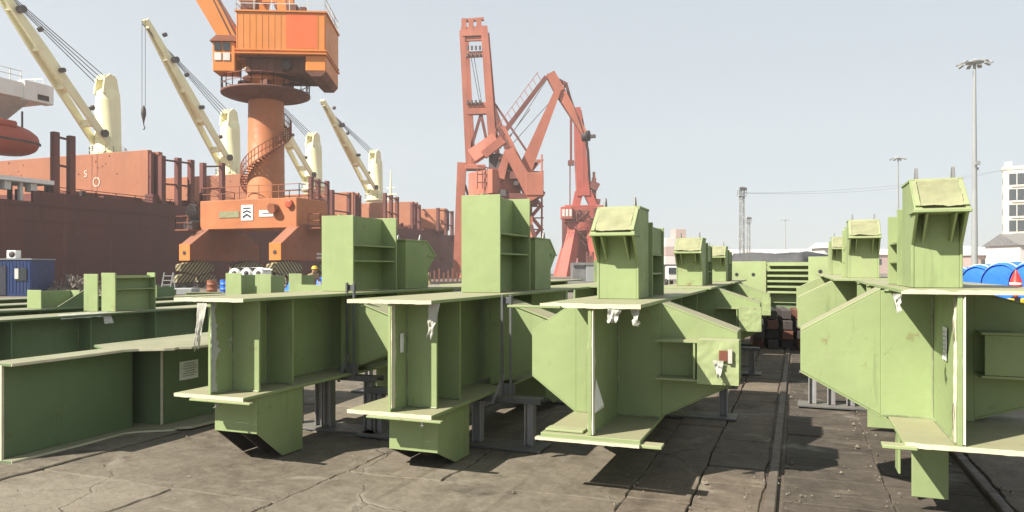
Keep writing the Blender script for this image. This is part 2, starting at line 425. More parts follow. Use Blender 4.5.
# grit and chips lying along the joints and the rails
mb = MB()
for i in range(1500):
    r, u = (random.choice((-.25, -.09, 1.19, 1.36, -.66, -1.12, -3.29, .6)) + random.gauss(0, .07), random.uniform(3.6, 14)) if i < 900 else (random.uniform(-7, 4), random.uniform(3.4, 11))
    s = random.uniform(.004, .013) * (2.2 if random.random() < .06 else 1); a = random.uniform(0, 6)
    vs = [(r + s * math.cos(a + k * 2.1) * random.uniform(.7, 1.2), u + s * math.sin(a + k * 2.1), .004) for k in range(3)] + [(r, u, .006 + s * .8)]
    mb.add(vs, [(0, 1, 3), (1, 2, 3), (2, 0, 3)])
M['grit'] = paint('pale_concrete_chips', (.17, .148, .112), .35, 6, .3, (.09, .075, .055), .9)
tag(mb.build('grit', M['grit']), 'fine concrete chips and grit along the slab joints and rails', None, kind='stuff')

# ------------------------------------------------------------------ green steel beams
def rag(mb, x0, x1, y0, y1, z0, z1, n=26, amp=.018):
    """ragged strip of tape wrapped over a vertical plate edge (edge at y0, plate x0..x1)"""
    def fn(u, v):
        z = z0 + (z1 - z0) * v
        k = noise.noise((z * 9, u * 2.3, x0 * 7)) * amp + noise.noise((z * 31, u * 5, 3)) * amp * .5
        if u < .3: return (x0 - .004 - abs(k) * .3, y0 + .055 + k, z)
        if u < .5: return (x0 - .006, y0 - .006, z)
        if u < .8: return (x1 + .006, y0 - .006, z)
        return (x1 + .004 + abs(k) * .3, y0 + .05 - k, z)
    mb.sheet(fn, 4, n)
def film(w, h, seed, curl=.06):
    """torn piece of plastic sheet hanging from its top edge at the origin"""
    mb = MB(); rnd = random.Random(seed)
    tw = rnd.uniform(-.5, .5); tp = rnd.uniform(.35, .8)
    def fn(u, v):
        x = (u - .5) * w * (1 - v * tp) + tw * w * v
        k = (noise.noise((u * 2 + seed, v * 3, seed)) + .45 * noise.noise((u * 6 + seed, v * 5, seed + 3))) * curl
        return (x, -.01 + k * v - curl * .4 * v * v, -v * h * (1 + .25 * noise.noise((u * 4, seed, 0))))
    mb.sheet(fn, 14, 20); return mb
def paper(parent, x, y, z, w, h, axis, name='paper_label', side=1):
    """slightly lifted sheet stuck on a plate; axis 'x': on a plate facing +-x, 'y': facing -y"""
    mb = MB()
    def fn(u, v):
        d = .004 + .010 * max(0, noise.noise((u * 2 + x, v * 2 + z, y)))
        a, b = (u - .5) * w, (v - .5) * h
        return (x + side * d, y + a, z + b) if axis == 'x' else (x + a, y - d, z + b)
    mb.sheet(fn, 4, 5); pp = mb.build(name, M['paper'], parent)
    if axis == 'x' and w > .1 and h > .12:
        for k in range(6):
            zz = z + h * (.36 - .13 * k); ww = w * (.36 if k % 3 else .26)
            mk = MB().box(x + side * .016 - .001, x + side * .016 + .001, y - ww, y + ww * (.6 if k == 5 else 1), zz - h * .018, zz + h * .018).build('print_line', M['grey'], pp)

def beam_core(root, L, zb, zt, w, mat, tf=.026, tw=.026, y0=0.0, ragged=True, dx=0):
    """web and the two flanges; the flanges run w to each side"""
    MB().box(-tw / 2, tw / 2, y0, y0 + L, zb + tf, zt - tf).build('web', mat, root, .003)
    def plate(z, jag):
        pts = []
        n = max(6, int(L / .35))
        for sx in (1, -1):
            for i in range(n + 1):
                t = i / n if sx == 1 else 1 - i / n
                pts.append((sx * w / 2 + dx + noise.noise((t * L * 2.1, sx * 3 + z, root.location.x)) * jag, y0 - .01 + t * (L + .02), z))
        return pts
    MB().prism(plate(zb, .004), (0, 0, tf)).build('bottom_flange', mat, root, .003)
    MB().prism(plate(zt - tf, .012), (0, 0, tf)).build('top_flange', mat, root, .003)

def weld(parent, pts, r=.008):
    q = []
    for a, b in zip(pts[:-1], pts[1:]):
        a, b = Vector(a), Vector(b); n = max(2, int((b - a).length / .05))
        q += [a.lerp(b, k / n) + noise.noise_vector(a.lerp(b, k / n) * 37) * .003 for k in range(n)]
    q.append(Vector(pts[-1]))
    MB().path(q, r, 5).build('weld_bead', M['weld'], parent)
def edge_strip(root, y, x0, x1, z, h, d):
    """pale grout and tape residue along a flange end"""
    mb = MB(); n = 40
    def fn(u, v):
        x = x0 + (x1 - x0) * u; k = noise.noise((x * 14, z * 5, y)) * .006
        return (x, y + d * (.006 + .002 * v), z + h * v + (k if v > .5 else -abs(k)))
    mb.sheet(fn, n, 1); mb.build('edge_tape', M['tape'], root)
def stiffener(root, y, x0, x1, z0, z1, mat, t=.018):
    st = MB().box(min(x0, x1), max(x0, x1), y - t / 2, y + t / 2, z0, z1).build('stiffener', mat, root, .002)
    sg = 1 if x1 > x0 else -1
    for d in (-1, 1):
        yy = y + d * (t / 2 + .002)
        weld(st, [(x1, yy, z1 - .004), (x0 + sg * .004, yy, z1 - .004), (x0 + sg * .004, yy, z0 + .004), (x1, yy, z0 + .004)])

def h_column(root, s0, s1, zt, h, w, mat, shelves=(.38, .58), lid=False, x=0):
    """stub column: flange plates across the beam at both ends, web between, shelf stiffeners"""
    t = .022
    g = thing_part = MB()
    g.box(x - w / 2, x + w / 2, s0, s0 + t, zt + .002, zt + h)
    g.build('column_flange', mat, root, .003)
    MB().box(x - w / 2, x + w / 2, s1 - t, s1, zt + .002, zt + h * .97).build('column_flange', mat, root, .003)
    MB().box(x - .011, x + .011, s0 + t + .001, s1 - t - .001, zt + .002, zt + h * .985).build('column_web', mat, root, .002)
    for f in shelves:
        for sx in (-1, 1):
            MB().box(min(x + sx * .012, x + sx * (w / 2 - .012)), max(x + sx * .012, x + sx * (w / 2 - .012)), s0 + t + .001, s1 - t - .001, zt + h * f, zt + h * f + .016).build('shelf_plate', mat, root, .002)
    if lid:
        for sx in (-1, 1):
            xx = x + sx * (w / 2 - .02)
            MB().box(min(xx, xx - sx * .016), max(xx, xx - sx * .016), s0 + t + .002, s1 - t - .002, zt + h * shelves[-1] + .018, zt + h * .95).build('cover_plate', mat, root, .002)

def bracket_head(root, s0, zt, h, w, d, nose, mat, x=0, sgn=1):
    """box post whose top leans out to the front: sloped cap with a cloth cover, two gussets, two lifting lugs"""
    t = .018
    def S(s): return s0 + s
    side = [(0, 0), (0, .40 * h), (-nose, .70 * h), (-nose + .012, .735 * h), (.02, h), (d, h), (d, 0)]
    for sx in (-1, 1):
        xx = x + sx * (w / 2 - t / 2)
        MB().prism([(xx - t / 2, S(a), zt + .002 + b) for a, b in side], (t, 0, 0)).build('side_plate', mat, root, .003)
    MB().box(x - w / 2 + t + .001, x + w / 2 - t - .001, S(.004), S(.004 + t), zt + .002, zt + .69 * h).build('front_plate', mat, root, .002)
    MB().box(x - w / 2 + t + .001, x + w / 2 - t - .001, S(d - t - .004), S(d - .004), zt + .002, zt + .995 * h).build('back_plate', mat, root, .002)
    # lip under the cap
    MB().box(x - w / 2 - .012, x + w / 2 + .012, S(-nose - .012), S(.02), zt + .70 * h - .010, zt + .70 * h + .010).build('lip_plate', mat, root, .003)
    # sloped cap
    a, b = Vector((0, S(-nose - .004), zt + .715 * h)), Vector((0, S(.03), zt + h + .006))
    up = (b - a).normalized(); nn = Vector((1, 0, 0)).cross(up).normalized()
    cap = MB()
    hw = w / 2 + .006
    cap.prism([a + Vector((-hw + x, 0, 0)), a + Vector((hw + x, 0, 0)), b + Vector((hw + x, 0, 0)), b + Vector((-hw + x, 0, 0))], -nn * .02 if nn.y < 0 else nn * .02)
    cap.box(x - hw, x + hw, S(.03), S(d + .01), zt + h + .001, zt + h + .018)
    co_ = cap.build('cap_plate', mat, root, .003)
    out = nn if nn.y < 0 else -nn
    L = (b - a).length
    fr = MB()
    for q0, q1 in (((-hw + .02, .02), (-hw + .02, L - .02)), ((hw - .02, .02), (hw - .02, L - .02)), ((-hw + .03, L - .018), (hw - .03, L - .018))):
        fr.bar(a + up * q0[1] + Vector((x + q0[0], 0, 0)) + out * .008, a + up * q1[1] + Vector((x + q1[0], 0, 0)) + out * .008, .03, .016, up=out)
    fr.build('cap_rim', mat, co_, .002)
    sd_ = random.random() * 9
    def fn(u, v):
        p = a + up * (L * (.03 + .88 * v)) + Vector((x + (u - .5) * (w - .06), 0, 0))
        k = noise.noise((u * 2.2 + sd_, v * 9, sd_)) * .014 + noise.noise((u * 7, v * 16 + sd_, 2)) * .006
        sag = .018 if abs(v - .12) < .06 or abs(v - .85) < .06 else 0
        return p + out * (.020 + k - sag * .5)
    MB().sheet(fn, 14, 16).build('cloth_cover', M['cloth'], co_)
    for sx in (-1, 1):
        xx = x + sx * w * .27
        MB().prism([(xx - .007, S(-nose + .012), zt + .70 * h - .012), (xx - .007, S(.002), zt + .70 * h - .012), (xx - .007, S(.002), zt + .42 * h)], (.014, 0, 0)).build('gusset', mat, root, .002)
        xl = x + sx * w * .36
        lug = MB().prism([(xl - .008, S(.05), zt + h + .019), (xl - .008, S(.13), zt + h + .019), (xl - .008, S(.105), zt + h + .085), (xl - .008, S(.085), zt + h + .095), (xl - .008, S(.07), zt + h + .085)], (.016, 0, 0))
        lug.build('lifting_lug', M['steel_grey'], root, .002)

def wing(root, sx, s, zb, zt, x_in, x_out, zo0, zo1, mat, depth=.34):
    """tapered box haunch on one side of the beam"""
    t = .02
    ins = [(x_in, zb), (x_out, zo0), (x_out, zo1), (x_in, zt)]
    q = [(sx * a, b) for a, b in ins]
    MB().prism([(a, s, b) for a, b in q], (0, t, 0)).build('wing_plate', mat, root, .003)
    MB().prism([(a, s + depth, b) for a, b in q], (0, t, 0)).build('wing_plate', mat, root, .003)
    for (a0, b0), (a1, b1), o in (((x_in, zt), (x_out, zo1), 1), ((x_in, zb), (x_out, zo0), -1)):
        e = MB()
        e.prism([(sx * a0, s + .003, b0 + .001 * o), (sx * a1, s + .003, b1 + .001 * o), (sx * a1, s + .003, b1 + (.015 * o)), (sx * a0, s + .003, b0 + .015 * o)], (0, depth + .03, 0))
        e.build('wing_flange', mat, root, .002)
    MB().box(min(sx * (x_out - .018), sx * x_out), max(sx * (x_out - .018), sx * x_out), s + t + .001, s + depth - .001, zo0 + .003, zo1 - .003).build('wing_end_plate', mat, root, .002)

def cross_stub(root, sx, s, x0, x1, z0, z1, mat, wrapped=True, torn=True):
    """short H stub along the wing front, open to the front, its outer end wrapped in film"""
    t = .016
    dep = .20
    X = lambda a, b: (min(sx * a, sx * b), max(sx * a, sx * b))
    a, b = X(x0, x1)
    m1 = MB().box(a, b, s - dep, s - .016, z0, z0 + t); m1.build('stub_flange', mat, root, .002)
    MB().box(a, b, s - dep, s - .016, z1 - t, z1).build('stub_flange', mat, root, .002)
    xm = x0 + (x1 - x0) * .47
    for q in (xm,):
        c, d = X(q, q + .016)
        MB().box(c, d, s - dep + .004, s - .017, z0 + t + .001, z1 - t - .001).build('stub_stiffener', mat, root, .002)
    if wrapped:
        c, d = X(xm + .03, x1 + .012)
        mb = MB(); sd = random.random() * 20
        hz, hx = (z1 - z0) / 2 + .012, (d - c) / 2
        def fn(u, v):
            px_ = c + (d - c) * u; pz = z0 - .012 + (z1 - z0 + .024) * v
            k = noise.noise((u * 3 + sd, v * 3, sd)) * .008 + noise.noise((u * 9 + v * 5, v * 9 - u * 4, sd)) * .004
            return (px_, s - dep - .012 - k, pz)
        mb.sheet(fn, 22, 22)
        mb.box(c + .004, d - .004, s - dep - .004, s - .03, z0 - .010, z1 + .010)
        mb.build('wrapping', M['green_dusty'], root, 0)
        if not torn: return
        # torn window in the wrapping
        h = MB().box(c + (d - c) * .54, c + (d - c) * .74, s - dep - .034, s - dep - .022, z0 + (z1 - z0) * .55, z0 + (z1 - z0) * .80)
        h.build('exposed_plate', M['brickred'], root)
        f1 = film((d - c) * .26, (z1 - z0) * .40, 5); o = f1.build('torn_film', M['film'], root); o.location = (c + (d - c) * .52, s - dep - .03, z0 + (z1 - z0) * .56)
        MB().box(c + (d - c) * .75, c + (d - c) * .85, s - dep - .036, s - dep - .026, z0 + (z1 - z0) * .5, z0 + (z1 - z0) * .84).build('torn_film', M['film'], root)

def drop_stub(root, s0, s1, x, w, zb, z_front, z_back, mat, sgn):
    """open box stub welded under the beam; sgn -1: its closed face looks towards -y, +1: towards +y"""
    t = .018
    f, b = (s0, s1) if sgn < 0 else (s1, s0)
    lo, hi = (f, f + t) if sgn < 0 else (f - t, f)
    MB().box(x - w / 2, x + w / 2, lo, hi, z_front, zb - .002).build('stub_plate', mat, root, .003)
    fi = f + (t + .001) * (-sgn)
    zm = zb - .002
    for q in (-1, -.18, 1):
        xx = x + q * (w / 2 - t / 2)
        zl = z_back if q else z_back
        MB().prism([(xx - t / 2, fi, zm), (xx - t / 2, fi, z_front - .004), (xx - t / 2, f + (b - f) * .55, zl), (xx - t / 2, b, zl), (xx - t / 2, b, zm)], (t, 0, 0)).build('stub_plate', mat if q == -1 else M['dark'], root, .002)  # inner fins are green steel too; shade inside the stub painted as near-black

def trestle(x, y, h, xs, label, upright=None, base=True, rz=0, uh=.9):
    """black welded stand: sill plate, pairs of I posts and a head beam"""
    t = thing('steel_trestle', label, 'trestle', (x, y, 0), rz, 'dark steel trestles under the green beams')
    x0, x1 = min(xs) - .16, max(xs) + .14
    MB().box(x0, x1, -.16, .16, -.002, .02).build('sill_plate', M['steel'], t, .003)
    hb = MB().box(x0 + .03, x1 - .02, -.07, -.056, h - .05, h - .002).box(x0 + .03, x1 - .02, .056, .07, h - .05, h - .002).box(x0 + .03, x1 - .02, -.0555, .0555, h - .02, h - .004)
    hb.build('head_beam', M['steel'], t, .003)
    for q in xs:
        p = MB()
        for dx in (-.042, .030): p.box(q + dx, q + dx + .012, -.045, .045, .021, h - .052)
        p.box(q - .029, q + .029, -.006, .006, .021, h - .052)
        p.build('post', M['post'], t, .003)
    if upright is not None:
        p = MB()
        for dx in (-.05, .03): p.box(upright + dx, upright + dx + .022, -.10, -.075, h, h + uh)
        p.box(upright - .06, upright + .07, -.074, -.06, h + .02, h + .12).box(upright - .05, upright + .05, -.074, -.06, h + uh - .08, h + uh - .02)
        p.build('upright', M['steel'], t, .003)
        MB().bar((upright - .02, -.09, h + .20), (upright - .13, -.10, h - .06), .012, .03).build('tie_strap', M['steel_grey'], t)
    return t

GRP = 'green steel beam sections lying in rows on the quay'

# --- row 3 and row 2: stub end towards us, tall column, bracket head turned away
def stub_end_unit(r, u, label, zb, zt, col_h, col_w, house_h, zf=.145, L=4.5, w=.74, stubx=-.12, mat='green'):
    m = M[mat]
    g = thing('beam_section', label, 'steel beam', (r, u + L, 0), math.pi, GRP)
    beam_core(g, L, zb, zt, w, m)
    H = zt - zb
    for sx in (-1,):
        for s in (L - .26, L - .69, L - 2.5):
            stiffener(g, s, sx * .015, sx * .28, zb + .028, zt - .028, m)
    h_column(g, L - 1.76 - .88, L - 1.76, zt, col_h, col_w, m)
    bracket_head(g, 1.15, zt, house_h, .42, .55, .2, m)
    for sx in (-1,):
        wing(g, sx, L - 1.55 - .34, zb + .03, zt - .03, .20, .92, zb + .30, zt - .28, m)
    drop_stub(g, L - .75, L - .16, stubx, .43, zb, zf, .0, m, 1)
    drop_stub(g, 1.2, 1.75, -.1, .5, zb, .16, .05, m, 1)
    # backing strip sticking out at the end of the bottom flange
    MB().box(-w / 2 - .10, w / 2 - .2, L + .014, L + .06, zb - .018, zb - .002).build('backing_strip', m, g, .003)
    return g
b3 = stub_end_unit(-2.93, 4.97, 'green beam with hanging white film and the tallest plain column, beside the winged section', .445, 1.335, 1.0, .42, .57)
b2 = stub_end_unit(-4.38, 4.64, 'green beam with torn film along its web edge, right of the beam on the ground', .54, 1.34, .80, .38, .55, .245, w=.70)
# details, in the frame of each unit (x mirrored: local -x looks to the right of the picture)
def hang(parent, x, y, z, w, h, seed, rz=0, mat='film'):
    o = film(w, h, seed).build('torn_film', M[mat], parent); o.location = (x, y, z); o.rotation_euler.z = rz
L = 4.5
hang(b3, -.33, L - .12, 1.31, .10, .26, 3, math.pi); hang(b3, -.35, L - 1.72, 1.33, .12, .13, 8, math.pi / 2); hang(b3, -.30, L + .02, .452, .03, .06, 2, math.pi)
mb = MB(); rag(mb, -.014, .014, 0, 0, .52, 1.30); 
def tape(parent, x, y, z0, z1, rz=0, mat='tape', amp=.018, name='edge_tape'):
    mb = MB(); rag(mb, -.019, .019, 0, 0, z0, z1, amp=amp); o = mb.build(name, M[mat], parent); o.location = (x, y, 0); o.rotation_euler.z = rz
for b_, zb_, zt_, w_ in ((b3, .445, 1.335, .74), (b2, .54, 1.34, .70)):
    edge_strip(b_, L + .01, -w_ / 2, w_ / 2, zt_ - .027, .028, 1); edge_strip(b_, L + .01, -w_ / 2, w_ / 2, zb_ - .001, .028, 1)
    for sx in (-1, 1):
        weld(b_, [(sx * .017, L - .02, zb_ + .03), (sx * .017, .1, zb_ + .03)], .010); weld(b_, [(sx * .017, L - .02, zt_ - .03), (sx * .017, .1, zt_ - .03)], .010)
tape(b3, 0, L, .50, 1.305, math.pi)
tape(b2, 0, L, .59, 1.31, math.pi, 'film', .05, 'torn_film')
paper(b3, -.016, L - .16, .99, .06, .15, 'x', side=-1); hang(b2, -.022, L - .15, 1.22, .07, .10, 33, math.pi / 2); hang(b2, -.022, L - .22, 1.02, .06, .12, 36, math.pi / 2)
hang(b2, .05, L + .015, 1.30, .10, .34, 14, math.pi)
hang(b2, -.1, L + .01, .53, .03, .05, 9, math.pi)

# --- row 4 and row 5: node end towards us, wings, bracket head over the end
def node_unit(r, u, label, zb, zt, w, head_h, col_h, L=3.9, mat='green', wl=.9, wr=.93, head_s=.86, head_w=.345, stub=True, torn=True, stub_x=0,  front_stub=None, mir=1, lid=True, shelves=(.30, .56), cols=True, plate_s=.80, xin=(.33, .36), eplate=(-1, 1), zo=(.30, .70, .36, .74), dx=0, head_x=0):
    m = M[mat]
    g = thing('node_section', label, 'steel beam', (r, u, 0), 0, GRP)
    beam_core(g, L, zb, zt, w, m, dx=dx)
    H = zt - zb; hw = w / 2
    for sx in (-1, 1):
        xe = xin[0 if sx < 0 else 1] if sx in eplate else 0
        if xe > .05: MB().box(min(sx * .015, sx * xe), max(sx * .015, sx * xe), plate_s, plate_s + .022, zb + .027, zt - .027).build('end_plate', m, g, .003)
        for s in (plate_s + .55, plate_s + 1.5, L - .4):
            stiffener(g, s, sx * .015, sx * .30, zb + .028, zt - .028, m)
    wing(g, -1, plate_s + .003, zb + .03, zt - .028, xin[0], wl, zb + H * zo[0], zb + H * zo[1], m)
    wing(g, 1, plate_s + .003, zb + .05, zt - .035, xin[1], wr, zb + H * zo[2], zb + H * zo[3], m)
    if stub:
        cross_stub(g, 1, plate_s + .02, stub_x or hw * .97, wr + .01, zb + H * .37, zb + H * .69, m, True, torn)
    bracket_head(g, head_s, zt, head_h, head_w, .42, .2, m, head_x)
    if cols:
        h_column(g, head_s + .47, head_s + 1.05, zt, col_h, head_w + .05, m, shelves, lid, head_x)
    if front_stub:
        s0, s1, x, ww, z0 = front_stub
        mb = MB().box(x - ww / 2, x + ww / 2, s0, s0 + .02, z0, zb - .002); mb.build('stub_plate', m, g, .003)
        MB().box(x - ww / 2 - .06, x - ww / 2 - .045, s0 + .16, s0 + .34, z0 + .1, zb - .002).build('stub_plate', m, g, .003)
        MB().box(x - .009, x + .009, s0 + .021, s1, z0 + .012, zb - .002).build('stub_plate', m, g, .002)
    return g
b4 = node_unit(-1.35, 5.0, 'winged green node section with a white paper triangle, its wrapped side stub torn open', .385, 1.33, .71, .73, .64, wl=.71, head_w=.34, zo=(.33, .70, .36, .74))
MB().box(-.60, -.2, -.045, -.014, 1.296, 1.314).build('backing_strip', M['green'], b4, .003)
MB().box(-.38, .36, -.062, -.014, .372, .390).build('backing_strip', M['green_dusty'], b4, .003)
MB().box(.28, .50, -.02, .10, .361, .382).build('backing_strip', M['green_dusty'], b4, .003)
MB().box(-.34, -.06, .04, .16, .414, .430).build('backing_strip', M['green_dusty'], b4, .003)
edge_strip(b4, -.01, -.36, .36, 1.302, .030, -1); edge_strip(b4, -.062, -.38, .36, .371, .020, -1)
for b_, zb_, zt_, ps in ((b4, .385, 1.33, .80), (b5, .545, 1.455, .80)) if False else ((b4, .385, 1.33, .80),):
    for sx, xo in ((1, .34),):
        weld(b_, [(xo, ps - .003, zt_ - .03), (sx * .017, ps - .003, zt_ - .03), (sx * .017, ps - .003, zb_ + .03), (xo, ps - .003, zb_ + .03)], .009)
    weld(b_, [(.017, .02, zb_ + .03), (.017, ps - .01, zb_ + .03)], .009)
tape(b4, 0, 0, .42, 1.30)
hang(b4, .18, .0, 1.306, .10, .10, 4, .3); hang(b4, .31, .05, 1.306, .09, .12, 6, -.5)
mb = MB(); mb.add([(.018, .10, .80), (.022, .03, .56), (.03, .30, .56), (.05, .20, .60)], [(0, 1, 3), (1, 2, 3), (2, 0, 3)]); mb.build('paper_label', M['paper'], b4)
b5 = node_unit(.86, 4.82, 'large winged green node section over the right hand rail, white paper on its web', .545, 1.455, .83, .67, .53, L=3.8, head_w=.285, head_s=.44, wl=.84, wr=1.05, lid=False, front_stub=(.62, 1.1, -.06, .21, .09), plate_s=.80, xin=(.33, .22), torn=False, stub_x=.226, eplate=(-1, 1), zo=(.34, .64, .36, .70), dx=.13, head_x=-.05)
MB().box(-.22, .10, 3.2, 3.22, .02, .543).build('stub_plate', M['green'], b5, .003)
MB().box(-.07, -.05, 3.221, 3.7, .05, .543).build('stub_plate', M['green'], b5, .003)
weld(b5, [(-.31, .797, 1.425), (-.017, .797, 1.425), (-.017, .797, .575), (-.31, .797, .575)], .009)
weld(b5, [(-.017, .02, .574), (-.017, .79, .574)], .009)
edge_strip(b5, -.01, -.28, .54, .544, .028, -1)
tape(b5, 0, 0, .58, 1.43, 0, 'tape', .03)
MB().box(.246, .56, .80 - .20 + .03, .80 - .20 + .045, .545 + .91 * .37 + .017, .545 + .91 * .69 - .017).build('cover_plate', M['green'], b5, .003)
MB().box(-.40, -.22, -.05, .05, .536, .556).build('backing_strip', M['green_dusty'], b5, .003)
paper(b5, -.016, .34, 1.12, .12, .20, 'x', side=-1)
hang(b5, -.32, .02, 1.43, .05, .10, 12, .2)
mb = MB()
def strip(u_, v_):
    x = -.30 + .86 * u_
    return (x, -.016 - .004 * abs(noise.noise((x * 12, v_, 1))), 1.430 + v_ * (.022 + .022 * noise.noise((x * 11, 2, 2))))
mb.sheet(strip, 50, 2); mb.build('edge_tape', M['tape'], b5)

# further nodes of the two rows
for (r, u, zb, zt, hh, lab) in ((-1.42, 9.75, .40, 1.33, .66, 'second node section in the row behind the torn wrapped stub, pale cap with two lugs'),
                                (-1.42, 13.4, .40, 1.33, .64, 'farthest small node section of the middle row, just before the plates with bolt holes'),
                                (.80, 9.7, .54, 1.45, .74, 'second winged node section of the right hand row, peeping out behind the large one'),
                                (.78, 14.3, .54, 1.45, .70, 'farthest node section of the right hand row, nearest the bolted girder')):
    k = node_unit(r, u, lab, zb, zt, .78, hh, hh * .93, L=3.5, mat='green_dusty' if r > 0 else 'green', wl=.80, wr=.95, head_w=.36, torn=False)
    MB().bar((.42, 1.4, 1.28), (.58, 2.0, .72), .03, .04).build('brace_bar', M['steel_grey'], k)
# plain beams behind rows 2 and 3
def plain_beam(r, u, L, zb, zt, w, label, mat='green', stiff=True, rz=0):
    g = thing('plain_beam', label, 'steel beam', (r, u, 0), rz, GRP)
    beam_core(g, L, zb, zt, w, M[mat])
    if stiff:
        for sx in (-1, 1):
            for k in range(1, int(L / 1.1)):
                stiffener(g, k * 1.1, sx * .015, sx * w * .4, zb + .028, zt - .028, M[mat])
    return g
pb3 = plain_beam(-2.95, 10.1, 5.5, .47, 1.33, .74, 'plain green beam seen past the leaning bracket head behind the tallest column')
pb2 = plain_beam(-4.75, 10.2, 5.5, .47, 1.33, .74, 'plain green beam in line behind the column with one shelf, partly hidden')

# --- beam on the ground at the left
g = thing('ground_beam', 'dark green beam lying directly on the concrete, a grey paper near its widened end', 'steel beam', (-6.04, 4.12, 0), R(1.5), GRP)
m = M['green_dark']; ZT = .81
MB().box(-.013, .013, 0, 1.27, .028, ZT - .028).build('web', m, g, .003)
MB().box(-.30, -.276, 1.27, 2.9, .028, ZT - .028).build('web', m, g, .003)
MB().box(-.275, .012, 1.272, 1.29, .028, ZT - .028).build('stiffener', m, g, .002)
MB().box(-.275, .198, 1.47, 1.488, .028, ZT - .028).build('stiffener', m, g, .002)
MB().box(.20, .222, 1.46, 3.3, .028, ZT - .028).build('side_panel', m, g, .003)
MB().box(.0, .03, -.022, -.0, .02, ZT - .02).build('end_edge', M['tape'], g)
for z, nm in ((.0, 'bottom_flange'), (ZT - .026, 'top_flange')):
    pts = [(-.14, -.02), (.14, -.02), (.15, .6), (.13, 1.08), (.20, 1.18), (.40, 1.30), (.46, 1.36), (.42, 1.44), (.52, 1.52), (.58, 2.2), (.52, 3.3), (-.5, 3.3), (-.5, 1.3), (-.14, 1.1)]
    MB().prism([(a, b, z) for a, b in pts], (0, 0, .026)).build(nm, m, g, .003)
MB().box(.198, .224, 1.452, 1.459, .03, ZT - .03).build('edge_tape', M['tape'], g)
for z in (.0135, ZT - .0125):
    ep = [(.142, -.02), (.152, .6), (.132, 1.08), (.202, 1.18), (.402, 1.30), (.462, 1.36), (.422, 1.44), (.522, 1.52), (.582, 2.2), (.522, 3.3)]
    mb = MB()
    for a, b in zip(ep[:-1], ep[1:]): mb.bar((a[0] + .001, a[1], z), (b[0] + .001, b[1], z), .006, .022)
    mb.build('edge_tape', M['tape'], g)
paper(g, .223, 1.80, .53, .26, .19, 'x')
g2 = thing('wrapped_bar', 'pale wrapped steel bar lying on the widened end of the ground beam', 'steel bar', (-5.75, 6.6, ZT + .001), R(4), None)
MB().box(-.05, .05, 0, 1.5, 0, .05).build('bar', M['film'], g2, .006)

# --- left hand rows further back
def twin_post(parent, y, zt, h, w, d, mat, two=True):
    MB().box(-w / 2 - .30, w / 2 - .30, y - .04, y - .018, zt + .002, zt + h * .97).build('column_flange', mat, parent, .003) if two else None
    MB().box(-w / 2, w / 2, y, y + .022, zt + .002, zt + h).build('column_flange', mat, parent, .003)
    MB().box(-w / 2 + .1, w / 2 - .02, y + d, y + d + .022, zt + .002, zt + h).build('column_flange', mat, parent, .003)
    MB().box(-.011, .011, y + .023, y + d - .001, zt + .002, zt + h * .93).build('column_web', mat, parent, .002)
    for f in (.56, .86):
        MB().box(.012, w / 2 - .012, y + .023, y + d - .001, zt + h * f, zt + h * f + .015).build('shelf_plate', mat, parent, .002)
row0 = plain_beam(-9.3, 3.0, 8.6, .10, .95, .62, 'long dark green beam behind the ground beam, carrying a pair of bright upright plates', 'green_dark')
twin_post(row0, 4.88, .95, .56, .28, .72, M['green'])
o = film(.8, .12, 21, .02)
def wrap(u_, v_):
    return (.20 + .12 * v_, 3.9 + .8 * u_ + .05 * noise.noise((u_ * 4, v_, 3)), .965 - .16 * v_ * v_ * (1 if u_ > .8 else .35) + .012 * noise.noise((u_ * 9, v_ * 3, 1)))
MB().sheet(wrap, 30, 5).build('torn_film', M['film'], row0)
row0b = plain_beam(-9.25, 11.9, 5.2, .10, .95, .62, 'green beam carrying a low wide bright plate, in front of the yellow helmeted worker', 'green_dark')
MB().box(-.3, .5, .6, .622, .952, 1.24).build('low_plate', M['green'], row0b, .003)
MB().box(-.011, .011, .623, 1.5, .952, 1.2).build('low_plate', M['green'], row0b, .003)
row1 = plain_beam(-11.1, 3.6, 7.6, .10, .95, .62, 'dark green beam carrying a small upright plate and a leaning triangle plate, at left', 'green_dark')
MB().box(-.05, .26, 4.4, 4.422, .952, 1.24).build('column_flange', M['green'], row1, .003)
MB().box(.05, .07, 4.424, 5.05, .952, 1.22).build('column_web', M['green'], row1, .003)
MB().box(-.05, .26, 5.052, 5.074, .952, 1.22).build('column_flange', M['green'], row1, .003)
MB().prism([(.29, 4.6, .952), (.29, 5.5, .952), (.27, 5.2, 1.27)], (.02, 0, 0)).build('triangle_plate', M['green_dark'], row1, .003)
MB().box(-.2, .10, 3.2, 3.222, .952, 1.5).build('column_flange', M['green'], row1, .003)
MB().box(-.05, -.03, 3.224, 3.8, .952, 1.48).build('column_web', M['green'], row1, .003)
row1b = plain_beam(-11.1, 11.6, 5.0, .10, .95, .62, 'green beam carrying two bright upright plates under the white bundle', 'green_dark')
for x0, y0, hh, ww in ((-.35, 1.0, .52, .42), (.22, 1.25, .5, .42), (.05, 2.6, .5, .36)):
    MB().box(x0, x0 + ww, y0, y0 + .022, .952, .952 + hh).build('column_flange', M['green'], row1b, .003)
    MB().box(x0 + ww / 2 - .01, x0 + ww / 2 + .01, y0 + .023, y0 + .7, .952, .952 + hh * .92).build('column_web', M['green'], row1b, .003)
row2 = plain_beam(-13.2, 2.0, 9.0, .10, .93, .62, 'dark green beam in the rear left row with a bare top flange', 'green_dark', False)
row2b = plain_beam(-13.4, 12.0, 6.0, .10, .93, .62, 'green beam at the back of the left rows with a small pale square plate', 'green_dark', False)
MB().box(-.1, .32, .3, .322, .932, 1.2).build('column_flange', M['green'], row2b, .003)
